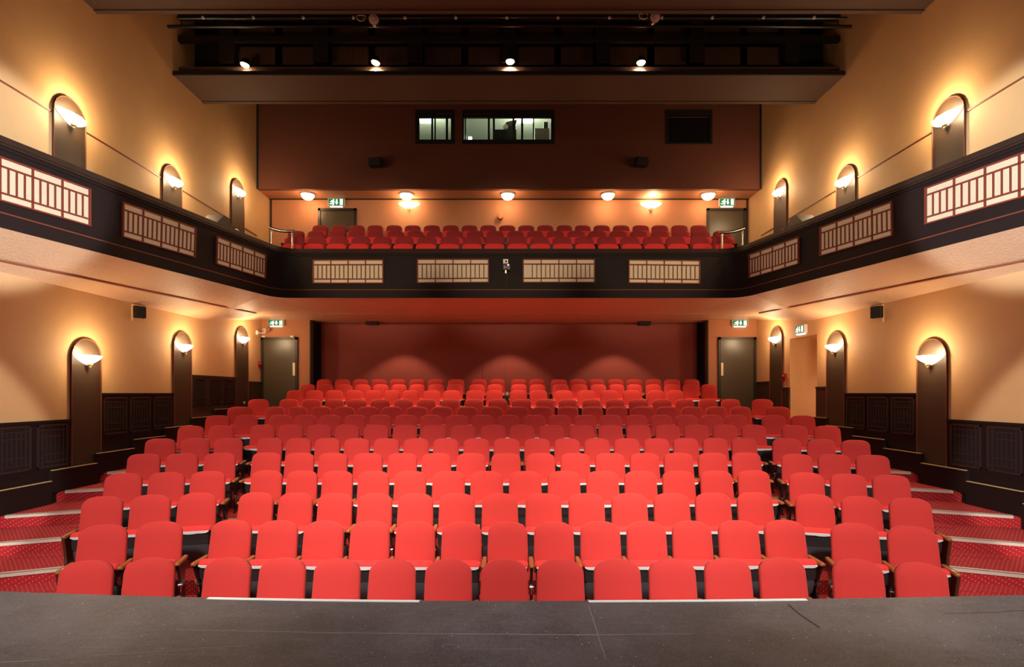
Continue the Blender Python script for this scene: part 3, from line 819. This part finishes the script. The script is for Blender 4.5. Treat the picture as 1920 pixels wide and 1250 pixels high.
# upper rear wall, bulkhead with control-room windows
UB, UR = 15.9, 16.7
zs = CZ+5.91
b = MB(); b.box(-7.55, 7.55, UR, UR+.2, CZ+2.3, zs+.3); b.build('wall_upper_rear', 'wall_terracotta', kind='structure')
b = MB(); b.box(-7.3, 7.3, UB+.1, UR+.05, zs, zs+.1); b.build('ceiling_rear', 'wall_terracotta', kind='structure')
b = MB(); b.box(-7.29, 7.29, UR-.012, UR, zs-.035, zs); NTRIM += 1; b.build('trim_%d' % NTRIM, 'black_matte', kind='structure')
for s in (-1, 1):
    b = MB(); x = s*(Xw(UR)-.03); b.box(*sorted((x, x-s*.05)), UR-.015, UR, CZ+2.6, zs); x = s*(Xw(UB)-.02); b.box(*sorted((x+s*.04, x-s*.035)), UB-.015, UB, zs, ZT)
    NTRIM += 1; b.build('trim_%d' % NTRIM, 'black_matte', kind='structure')
WIN = [(779, 852, 207, 270), (867, 1039.5, 206, 269), (1248, 1335.5, 208.5, 272)]
b = MB(); bx0, bx1 = -7.3, 7.3; bz1 = ZT
cols = [bx0]
zb_, zt_ = PZ(270, UB), PZ(206.5, UB)
for a, c, *_ in WIN: cols += [PX(a, UB), PX(c, UB)]
cols.append(bx1)
for i in range(len(cols)-1):
    if i % 2 == 0: b.box(cols[i], cols[i+1], UB, UB+.12, zs, bz1)
    else: b.box(cols[i], cols[i+1], UB, UB+.12, zs, zb_); b.box(cols[i], cols[i+1], UB, UB+.12, zt_, bz1)
b.build('wall_bulkhead', 'wall_bulkhead', kind='structure')
panes = [[(786.5, 808.5), (812, 814.5), (817, 836), (840, 845.5)], [(870, 871.5), (873.7, 914.7), (918.6, 924), (928, 961), (965, 977), (981, 999), (1001.5, 1033)], [(1254, 1330)]]
for k, (x0, x1, y0, y1) in enumerate(WIN):
    X0, X1 = PX(x0, UB), PX(x1, UB); pt_, pb_ = PZ(221, UB), PZ(262, UB)
    if k == 2: pt_, pb_ = PZ(215, UB), PZ(267, UB)
    b = MB(); edges = [X0]+[v for a, c in panes[k] for v in (PX(a, UB), PX(c, UB))]+[X1]
    b.box(X0, X1, UB-.02, UB+.05, pt_, zt_); b.box(X0, X1, UB-.02, UB+.05, zb_, pb_)
    for i in range(0, len(edges), 2): b.box(edges[i], edges[i+1], UB-.02, UB+.05, pb_, pt_)
    o = b.build('window_%d' % (k+1), 'black_matte', kind='structure')
    b = MB(); b.box(X0+.03, X1-.03, UB+.02, UB+.026, pb_-.01, pt_+.01); b.build('pane', 'booth_glass' if k < 2 else 'black_gloss', o)
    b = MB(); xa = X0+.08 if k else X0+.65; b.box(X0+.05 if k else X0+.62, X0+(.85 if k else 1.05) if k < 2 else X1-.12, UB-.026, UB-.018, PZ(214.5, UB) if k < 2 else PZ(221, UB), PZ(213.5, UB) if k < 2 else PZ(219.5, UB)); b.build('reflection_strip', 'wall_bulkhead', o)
# control room behind the glass
zf = zb_-.9; zc_ = zt_+.35
b = MB(); x0, x1, y0, y1 = -3.2, 1.75, UB+.12, UB+3.2
mid = PZ(241, UB+3.2)
for (z0, z1, mi) in ((zf, mid, 1), (mid, zc_, 0)):
    b.box(x0, x1, y1, y1+.05, z0, z1, mi); b.box(x0-.05, x0, y0, y1, z0, z1, mi); b.box(x1, x1+.05, y0, y1, z0, z1, mi)
b.box(-1.42, -1.37, y0+.02, y1, zf, mid, 1); b.box(-1.42, -1.37, y0+.02, y1, mid, zc_, 0)
b.box(x0, x1, y0, y1, zc_, zc_+.05, 0); b.box(x0, x1, y0, y1, zf-.05, zf, 1)
b.build('wall_control_room', ['room_upper', 'room_lower'], kind='structure')
def fitting(cx, w, label):
    D = UB+.75; z = PZ(224, D)
    o = thing('light_fitting', label, 'lamp', (PX(cx, D), D, z+.16))
    b = MB(); b.box(-w/2, w/2, -.25, .25, -.15, .16); b.build('diffuser', 'tube_light', o)
    b = MB(); b.box(-w/2-.02, w/2+.02, -.27, .27, .16, zc_-z-.16); b.build('housing', 'white_plastic', o)
fitting(797, .34, 'bright fluorescent fitting behind the small control room window')
fitting(971, .19, 'bright fluorescent fitting behind the large control room window, left of two')
fitting(990, .30, 'bright fluorescent fitting behind the large control room window, right of two')
# desk gear in the control room
o = thing('projector', 'black projector with a round grey lens behind the large control room window', 'projector', (PX(948, UB+.55), UB+.55, zf))
b = MB(); b.box(-.32, .32, -.14, .25, 0, PZ(247, UB+.55)-zf); b.build('stand', 'black_matte', o)
b = MB(); b.hexa([(-.05, -.12, PZ(241, UB+.5)-zf), (.30, -.12, PZ(236, UB+.5)-zf), (.30, .2, PZ(236, UB+.5)-zf), (-.05, .2, PZ(241, UB+.5)-zf), (.02, -.12, PZ(231, UB+.5)-zf), (.34, -.12, PZ(226, UB+.5)-zf), (.34, .2, PZ(226, UB+.5)-zf), (.02, .2, PZ(231, UB+.5)-zf)]); b.build('lamp_house', 'black_matte', o)
b = MB(); z0 = PZ(242, UB+.5)-zf; b.disc_stack((.0, -.12, z0), (0, -1, 0), [(0, .06), (.06, .075), (.1, .07)], 14); b.build('lens', 'white_plastic', o, smooth=True)
for x, nm in ((1018, 'right pane'),):
    o = thing('equipment_rack', 'dark equipment rack behind the right end of the large control room window', 'rack', (PX(x, UB+.6), UB+.6, zf))
    b = MB(); b.box(-.25, .18, -.15, .25, 0, PZ(245, UB+.6)-zf); b.build('cabinet', 'room_lower', o)
    b = MB(); b.box(.02, .14, -.12, .1, PZ(245, UB+.6)-zf, PZ(232, UB+.6)-zf); b.build('spotlight', 'black_matte', o)
o = MB(); o.box(-.05, .05, 0, .02, 0, .09); tag(o.build('wall_socket', 'tube_light', loc=(PX(881.5, UB+.3), UB+.3, PZ(262, UB+.3))), 'small glowing white screen at the left of the large control room window', 'screen')

# upper doors
def udoor(n, x0, x1): return door(n, x0, x1, 391, UR, CZ+2.6, '', None)
udoor(3, 597, 669); udoor(4, 1324.5, 1398)
# rear wall lamps
for x, nm in ((767, 'left'), (1220, 'right')):
    bs = Vector((PX(x, UR), UR-.01, PZ(382, UR)))
    sconce(0, 0, 0, 'glowing shell wall lamp on the rear balcony wall, %s of the two' % nm, base=bs, nrm=(0, -1, 0), power=30)
for k, x in enumerate((577, 762, 952, 1140, 1328)):
    D = 16.27; o = thing('ceiling_light', 'glowing white dome light under the rear soffit, %s from left' % ORD[k], 'lamp', (PX(x, D), D, zs))
    b = MB(); b.disc_stack((0, 0, 0), (0, 0, -1), [(-.0, .21), (.02, .215), (.045, .20)], 24); b.build('ring', 'white_plastic', o, smooth=True)
    b = MB(); b.disc_stack((0, 0, -.045), (0, 0, -1), [(0, .19), (.05, .175), (.10, .135), (.135, .07), (.145, .01)], 24); b.build('dome', 'dome_glass', o, smooth=True)
    lamp('dome_bulb', 'POINT', (0, -.05, -.32), 14, (1, .58, .26), o, .08)
# sounder on the rear wall
o = thing('alarm_sounder', 'round red alarm sounder high on the rear balcony wall', 'alarm', (PX(938, UR), UR, PZ(408, UR)))
b = MB(); b.disc_stack((0, 0, 0), (0, -1, 0), [(0, .085), (.12, .085), (.13, .075)], 20); b.build('body', 'alarm_red', o, smooth=True)
b = MB(); b.disc_stack((0, -.13, 0), (0, -1, 0), [(0, .078), (.012, .07), (.014, .02)], 20); b.build('face', 'alarm_orange', o, smooth=True)

# ---------------------------------------------------------------- exit signs
def sign(loc, w, h, rz, label, depth=.07):
    o = thing('exit_sign', label, 'sign', loc, rz, None)
    b = MB(); b.box(-w/2, w/2, 0, depth, 0, h); b.build('case', 'white_plastic', o)
    m = .012; W = w-2*m; H = h-2*m
    b = MB(); b.box(-W/2, W/2, -.004, .002, m, m+H); b.build('green_panel', 'sign_green', o)
    b = MB()
    def poly(pts, y=-.0075): q = [(-W/2+u*W, 0, m+v*H) for u, v in pts]; b.prism([(x, -.003, z) for x, _, z in q], [(x, y, z) for x, _, z in q])
    k = H/W
    def circ(cu, cv, r): poly([(cu+r*k*math.cos(2*PI*i/10), cv+r*math.sin(2*PI*i/10)) for i in range(10)])
    circ(.335, .83, .10)                                            # running figure
    poly([(.17, .62), (.22, .76), (.33, .72), (.38, .60), (.33, .36), (.24, .40)])
    poly([(.17, .62), (.10, .50), (.13, .45), (.21, .55)])
    poly([(.34, .66), (.43, .58), (.42, .52), (.33, .56)])
    poly([(.24, .42), (.19, .28), (.07, .30), (.07, .22), (.22, .18), (.30, .38)])
    poly([(.28, .40), (.31, .10), (.26, .10), (.24, .05), (.36, .05), (.37, .38), (.33, .44)])
    poly([(.50, .90), (.575, .90), (.585, .48), (.64, .48), (.5375, .10), (.435, .48), (.49, .48)])     # arrow
    poly([(.74, .08), (.93, .08), (.93, .92), (.74, .92)])          # doorway
    b.build('pictogram', 'sign_white', o)
    b = MB(); b.box(-w*.38, w*.38, .005, depth-.01, -.035, 0); b.build('downlight', 'sign_glow', o)
    return o
def sign_px(x0, x1, y0, y1, D, label): 
    sign((PX((x0+x1)/2, D), D-.075, PZ(y1, D)), (x1-x0)*D/F, (y1-y0)*D/F, 0, label)
sign_px(616.5, 647, 373, 387.5, UR, 'green running-man exit sign above the left door of the balcony')
sign_px(1347, 1376.5, 373, 387.5, UR, 'green running-man exit sign above the right door of the balcony')
sign_px(504.5, 534, 600.2, 611, RD, 'green running-man exit sign above the lower left door')
sign_px(1371, 1400.5, 600.2, 611.5, RD, 'green running-man exit sign above the lower right door')
D = 13.71; sign((Xw(D)-.095, D, PZ(625, D)), .43, .205, -PI/2, 'green exit sign flat on the right wall above the lit passage', .09)
lamp('sign_spill', 'POINT', (PX(631, UR), UR-.35, PZ(368, UR)), .5, (.2, 1, .5), None, .05)

# ---------------------------------------------------------------- small wall items
def speaker(loc, w, d, h, rz, label, tilt=0):
    o = thing('wall_speaker', label, 'speaker', loc, rz); o.rotation_euler = (tilt, 0, rz)
    b = MB(); b.box(-w/2, w/2, -d/2, d/2, -h/2, h/2); b.build('cabinet', 'speaker_black', o, bevel=.012)
    b = MB(); b.box(-w*.44, w*.44, -d/2-.008, -d/2+.002, -h*.42, h*.42); b.build('grille_cloth', 'black_matte', o)
    b = MB(); b.box(-.05, .05, d/2-.005, d/2+.10, -.04, .04); b.build('bracket', 'cast_iron', o)
speaker((PX(705, UB-.2), UB-.2, PZ(305, UB-.2)), .38, .24, .22, math.radians(-12), 'small black speaker on the dark bulkhead, left below the control windows')
speaker((PX(1202, UB-.2), UB-.2, PZ(304, UB-.2)), .36, .24, .22, math.radians(12), 'small black speaker on the dark bulkhead, right below the dark window')
speaker((PX(698, RB-.2), RB-.2, PZ(602, RB-.2)), .36, .24, .20, 0, 'small black speaker on the rear stalls wall, left half')
speaker((PX(1208, RB-.2), RB-.2, PZ(603, RB-.2)), .36, .24, .20, 0, 'small black speaker on the rear stalls wall, right half')
for s, xb0, xb1, y0, y1, xs in ((-1, 246, 273, 567, 601, 263), (1, 1658, 1632, 568, 603, 1643)):
    d0, d1 = wD(xb0), wD(xb1)
    o = thing('speaker_board', 'cream mounting board behind the black speaker on the %s wall' % sidename[s], 'board', wallpt(s, d0, PZ(y1, d0)))
    inv = -Vector(o.location); b = MB()
    q = [wallpt(s, d0, PZ(y1, d0)), wallpt(s, d1, PZ(y1, d0)), wallpt(s, d1, PZ(y1, d0), .04), wallpt(s, d0, PZ(y1, d0), .04)]
    b.hexa([v+inv for v in q]+[v+Vector((0, 0, min(.36, CZ+1.76-PZ(y1, d0)-.01)))+inv for v in q]); b.build('board', 'wall_cream', o)
    D = wD(xs)-.22; speaker((s*(Xw(D)-.14), D, PZ(585, D)), .20, .10, .23, -s*math.radians(62), 'black speaker tilted on its board on the %s wall below the balcony' % sidename[s])
# call points, camera, notices
for s, x, y, lab in ((-1, 485.5, 682, 'red fire call point on the left wall beside the exit door'), (1, 1472, 705, 'red fire call point on the right wall beside the lit passage')):
    d = wD(x); o = thing('call_point', lab, 'alarm', wallpt(s, d, PZ(y, d))); e = -s
    b = MB(); b.box(*sorted((0, e*.05)), -.09, .09, -.03, .07); b.build('box', 'alarm_red', o)
    b = MB(); b.box(*sorted((0, e*.03)), -.01, .10, -.13, -.03); b.build('sign_plate', 'alarm_red', o)
    b = MB(); b.box(*sorted((e*.05, e*.054)), -.03, .03, .0, .03); b.build('button', 'white_plastic', o)
for s, x, y, lab in ((-1, 453, 755, 'small white socket low on the dark wainscot by the left exit'), (1, 1453, 757, 'small white socket low on the dark wainscot by the right exit')):
    d = wD(x); o = thing('wall_socket', lab, 'socket', wallpt(s, d, PZ(y, d), .05)); e = -s
    b = MB(); b.box(*sorted((0, e*.02)), -.06, .06, -.05, .05); b.build('plate', 'black_matte', o)
    b = MB(); b.box(*sorted((0, e*.03)), -.05, -.02, -.02, .04); b.box(*sorted((0, e*.03)), .0, .05, .01, .04); b.box(*sorted((0, e*.03)), .02, .04, -.04, .0); b.build('contacts', 'white_plastic', o)
D = RD-.42; o = thing('security_camera', 'small white round camera on a bracket beside the left exit sign', 'camera', (PX(496, D), D, PZ(619, D)))
b = MB(); b.disc_stack((0, .12, 0), (0, -1, 0), [(0, .02), (.02, .045), (.14, .048), (.16, .040)], 14); b.build('body', 'white_plastic', o, smooth=True)
b = MB(); b.disc_stack((0, -.041, 0), (0, -1, 0), [(0, .026), (.004, .024)], 12); b.build('lens', 'black_gloss', o)
b = MB(); b.tube([(0, .06, -.04), (-.02, .08, -.07), (-.24, .10, -.06)], .012, 6); b.box(-.278, -.22, .05, .15, -.12, .0); b.build('bracket', 'white_plastic', o)
b = MB(); b.tube([(0, .10, .04), (.03, .2, .12), (.0, .28, .25), (-.03, .29, .32)], .006, 5); b.build('cable', 'frame_dark', o)
# camera on the balcony front
D = 12.62; o = thing('relay_camera', 'small camera with a purple lens hanging on the balcony front', 'camera', (PX(949.5, D), D+.02, PZ(498, D)))
z0 = o.location.z
def zz(y): return PZ(y, D)-z0
b = MB(); b.box(-.075, .04, .06, .16, zz(492), zz(484)); b.build('junction_box', 'white_plastic', o)
b = MB(); b.box(-.028, .012, .05, .062, zz(490), zz(486.5)); b.build('cover', 'black_matte', o)
b = MB(); b.box(-.07, .08, 0, .12, zz(504.5), zz(496)); b.build('body', 'black_gloss', o)
b = MB(); b.disc_stack((0, 0, zz(501)), (0, -1, 0), [(0, .042), (.05, .042), (.055, .035)], 16); b.build('lens_barrel', 'chrome', o, smooth=True)
b = MB(); b.disc_stack((0, -.055, zz(501)), (0, -1, 0), [(0, .034), (.006, .02)], 16); b.build('lens', 'lens_purple', o, smooth=True)
b = MB(); b.box(.02, .065, -.02, .04, zz(497.5), zz(495)); b.box(-.03, .0, -.01, .03, zz(512), zz(506)); b.build('clips', 'push_plate', o)
b = MB(); b.tube([(0, .12, zz(505)), (.0, .10, zz(520)), (-.012, .09, zz(540)), (-.02, .02, zz(562))], .005, 5); b.build('cable', 'frame_dark', o)

# chrome handrails at the ends of the front row
for s, pts, posts, lab in ((-1, [(505, 426), (514, 430), (527, 433), (540, 433.8), (553, 433.3)], [(509, 436, 461), (548, 440, 468)], 'left'),
                      (1, [(1396, 428), (1387, 431), (1375, 434.5), (1362, 436), (1349, 435)], [(1392, 436, 461), (1354, 442, 469)], 'right')):
    D0 = 13.0; o = thing('handrail', 'curved chrome handrail on two posts at the %s end of the balcony front row' % lab, 'handrail', (PX(pts[2][0], D0), D0+.05, ZTp-.1)); inv = -Vector(o.location)
    b = MB(); b.tube([P(x, y, D0+.05)+inv for x, y in pts], .034, 10); b.build('rail', 'chrome', o, smooth=True)
    for x, y0, y1 in posts:
        b = MB(); b.tube([P(x, y0-4, D0+.05)+inv, P(x, y1+2, D0+.05)+inv], .022, 10); b.build('post', 'chrome', o, smooth=True)
# stage monitors lying on the side ledges
for s, xc, yt in ((-1, 411, 407), (1, 1501, 407)):
    D = 12.0; X = s*(abs(xc-CX)*D/F); o = thing('stage_monitor', 'dark wedge-shaped monitor on the %s balcony ledge beside the far lamp' % sidename[s], 'speaker', (X, D, zc)); zt = PZ(yt, D)-zc
    b = MB(); out = [(-.50, 0), (.50, 0), (.50, zt-.42), (.08, zt), (-.14, zt), (-.50, zt-.30)]
    b.prism([(-.18, y, z) for y, z in out], [(.18, y, z) for y, z in out]); b.build('cabinet', 'grey_case', o)
    b = MB(); b.tube([(-s*.19, .16, zt-.24), (-s*.26, .26, zt-.20), (-s*.26, .36, zt-.22), (-s*.19, .44, zt-.28)], .022, 8); b.build('handle', 'trim_metal', o, smooth=True)

# ---------------------------------------------------------------- ceiling and lighting gantry
b = MB(); b.box(-8.2, 8.2, 3.2, 17.2, ZT, ZT+.2); b.build('ceiling', 'ceiling_brown', kind='structure')
b = MB(); hw = 7.6
zn = CZ+6.83
b.box(-hw, hw, 8.6, 9.86, zn, ZT); b.box(-hw, hw, 9.78, 9.87, zn-.02, zn+.06); b.build('ceiling_beam_front', 'ceiling_brown', kind='structure')
zf2 = CZ+6.97
b = MB(); b.box(-hw, hw, 12.05, 13.2, zf2, zf2+.10); b.box(-hw, hw, 13.12, 13.22, zf2-.015, zf2+.06); b.build('ceiling_beam_rear', 'ceiling_brown', kind='structure')
mat('gantry_board', (.10, .06, .04), .6)
b = MB(); b.box(-hw, hw, 12.24, 12.30, zf2+.10, zf2+.30); b.build('gantry_board', 'gantry_board', kind='structure')
b = MB(); b.box(-hw, hw, 12.02, 12.06, zf2-.004, zf2+.07);  b.box(-hw, hw, 12.85, 12.95, zf2+.1, ZT)
b.box(-hw, hw, 12.2, 12.3, zf2+.85, zf2+.97); b.box(-hw, hw, 12.2, 12.3, zf2+1.35, ZT)
for k in range(-3, 4): b.box(k*2.1-.16, k*2.1+.16, 12.22, 12.28, zf2+.4, ZT)
b.box(-7.4, 7.4, 10.0, 12.9, ZT-.12, ZT-.01)
b.build('lighting_gantry', 'gantry_black', kind='structure')
pn = 0
for k in range(-3, 3):
    for (z0, z1) in ((zf2+.44, zf2+.84), (zf2+.98, zf2+1.34)):
        for u0, u1 in ((.20, 1.02), (1.18, 1.90)):
            b = MB(); b.box(k*2.1+u0, k*2.1+u1, 12.40, 12.41, z0, z1); pn += 1
            o = b.build('mesh_panel', 'wire_mesh'); o['kind'] = 'structure'
# lighting bars
def bar_thing(label, D, y, x0, x1, r, xs, sz=.03):
    z = PZ(y, D); o = thing('lighting_bar', label, 'bar', (0, D, z))
    b = MB(); b.tube([(PX(x0, D), 0, 0), (0, 0, .03), (PX(x1, D), 0, 0)], r, 10); b.build('pipe', 'cast_iron', o, smooth=True)
    for x in xs:
        b = MB(); X = PX(x, D); b.disc_stack((X, -.03, -.02), (0, -1, 0), [(0, .028), (.03, .026)], 8); b.build('socket', 'white_plastic', o)
    for x in (x0+25, CX, x1-25):
        b = MB(); b.tube([(PX(x, D), 0, 0), (PX(x, D), 0, ZT-z)], .012, 6); b.build('hanger', 'cast_iron', o)
bar_thing('upper dark lighting bar with small pale sockets under the ceiling', 10.6, 34, 332, 1588, .025, [383, 477, 570, 664, 760, 855, 950, 1046, 1142, 1240, 1334, 1430, 1524])
bar_thing('long plain lighting bar just below the socket bar', 11.4, 50, 315, 1596, .035, [])
for x, y, lab, xr, yr in ((701, 37, 'left', 677, 34), (1228, 33, 'right', 1206.5, 31)):
    D = 10.3; o = thing('spotlight', 'round silver spotlight hanging on the upper bar, %s of the two' % lab, 'lamp', P(x, y, D)); r = 9.2*D/F
    b = MB(); b.disc_stack((0, .2, .05), (0, -1, -.25), [(0, r*.45), (.05, r*.8), (.18, r), (.22, r)], 20); b.build('housing', 'cast_iron', o, smooth=True)
    b = MB(); b.disc_stack((0, -.012, 0), (0, -1, -.25), [(0, r*1.0), (.012, r*.98), (.03, r*.6), (.036, r*.1)], 20); b.build('reflector', 'reflector', o, smooth=True)
    b = MB(); b.disc_stack((.0, -.045, 0), (0, -1, -.25), [(0, r*.2), (.02, r*.12)], 10); b.build('bulb', 'dome_glass' if False else 'white_plastic', o, smooth=True)
    b = MB(); b.tube([(0, .1, r*.9), (0, .25, r+.06), (0, .3, r+.12)], .012, 6); b.build('yoke', 'cast_iron', o)
    c = P(xr, yr, D); o2 = thing('hanging_clamp', 'empty oval safety hoop hanging on the bar beside the %s spotlight' % lab, 'clamp', c)
    b = MB(); b.tube([(.085*math.cos(2*PI*i/16), 0, .055*math.sin(2*PI*i/16)+.02*math.cos(2*PI*i/16)**2) for i in range(17)], .007, 6); b.build('hoop', 'trim_metal', o2, smooth=True)
    b = MB(); b.tube([(0, 0, .055), (0, .1, .12), (0, .3, .14)], .010, 6); b.build('hook', 'cast_iron', o2)
for k, (x, y, tl) in enumerate(((459, 122, .18), (704, 118, .2), (956.5, 116, 0), (1202, 118, 0))):
    D = 12.14; c = P(x, y, D); o = thing('downlight', 'lit lamp over the lip of the rear ceiling beam, %s from left' % ORD[k], 'lamp', c)
    o.rotation_euler = (0, tl, 0)
    b = MB(); b.disc_stack((0, 0, .14), (0, 0, -1), [(0, .05), (.05, .085), (.13, .10)], 18); b.build('housing', 'cast_iron', o, smooth=True)
    b = MB(); b.disc_stack((0, 0, .012), (0, 0, -1), [(0, .095), (.03, .08), (.05, .04), (.055, .005)], 18); b.build('bulb', 'spot_glass', o, smooth=True)
    b = MB(); b.tube([(0, .02, .12), (0, .11, .2)], .014, 6); b.build('arm', 'cast_iron', o)
    lamp('lamp_beam', 'SPOT', (0, 0, -.06), 160, (1, .66, .38), o, .04, angle=130, blend=.6).rotation_euler = (.5, -tl, 0)
# control desk light at the back of the stalls
D = 15.2; o = thing('control_box', 'small cream box between the two middle columns of rear seats', 'box', (PX(951, D), D, PZ(755, D)))
b = MB(); b.box(-.035, .035, -.1, .1, 0, PZ(741, D)-PZ(755, D)); b.build('stand', 'black_matte', o)
b = MB(); b.box(-.04, .04, -.06, .06, PZ(741, D)-PZ(755, D), PZ(734.5, D)-PZ(755, D)); b.build('panel', 'push_plate', o)
DB = [CZ+2.17]
for X in (-3.2, 0, 3.2):
    for D, pw, ang in ((13.55, 260, 105), (15.75, 130, 95)):
        lamp('soffit_downlight', 'SPOT', (X, D, CZ+2.13), pw, (1, .68, .42), None, .05, target=(X, D+.15, 0), angle=ang, blend=.35)
lamp('passage_light', 'POINT', (Xw(13.7)+1.3, 13.7, OZ0+.6), 13, (1, .78, .50), None, .15)

# ---------------------------------------------------------------- house and stage light
STAGE = (1, .93, .86)
for sx in (-1, 1):
    lamp('stage_wash', 'SPOT', (sx*3.6, -.6, 7.2), 3350, STAGE, None, .35, target=(sx*3.5, 6.9, .9), angle=46, blend=.8)
lamp('stage_wash', 'SPOT', (0, -.6, 7.4), 2100, STAGE, None, .35, target=(0, 7.1, .9), angle=45, blend=.85)
for X in (-3.0, 0, 3.0):
    lamp('house_light', 'SPOT', (X, 4.8, 9.0), 1900, (1, .80, .52), None, .15, target=(X*.85, 8.1, .9), angle=38, blend=.9)
for X in (-3.4, 0, 3.4):
    lamp('balcony_fill', 'SPOT', (X*.6, -.8, 5.2), 3300, (1, .82, .56), None, .12, target=(X, 12.9, 6.15), angle=18, blend=.8)  # added fill on the rear lattice panels and front cushions, no known fitting
lamp('stage_work_light', 'AREA', (0, 0.4, 7.5), 130, (.90, .95, 1), None, target=(0, 2.6, 1), size=2.5)
for s in (-1, 1):
    lamp('side_stage_and_fill', 'SPOT', (s*.4, -1.2, 4.2), 3800, (1, .93, .88), None, .10, target=(s*7.4, 5.6, 1.9), angle=23.5, blend=.15)
    lamp('side_stage_and_fill', 'SPOT', (-s*3.0, .2, 3.4), 8500, (.92, .97, 1), None, .12, target=(s*6.75, 7.2, 5.55), angle=15, blend=.3)
    lamp('side_stage_and_fill', 'SPOT', (-s*3.0, -.4, 4.4), 1500, (1, .86, .66), None, .12, target=(s*6.1, 10.6, 5.45), angle=14, blend=.6)  # added fill that brightens the farther side lattice panels
w = bpy.data.worlds.new('World'); bpy.context.scene.world = w; w.use_nodes = True
w.node_tree.nodes['Background'].inputs[0].default_value = (1, .62, .36, 1); w.node_tree.nodes['Background'].inputs[1].default_value = .012

sc = bpy.context.scene
sc.view_settings.view_transform = 'Standard'; sc.view_settings.look = 'None'; sc.view_settings.gamma = 1; sc.view_settings.use_curve_mapping = False
sc.view_settings.exposure = 0.0
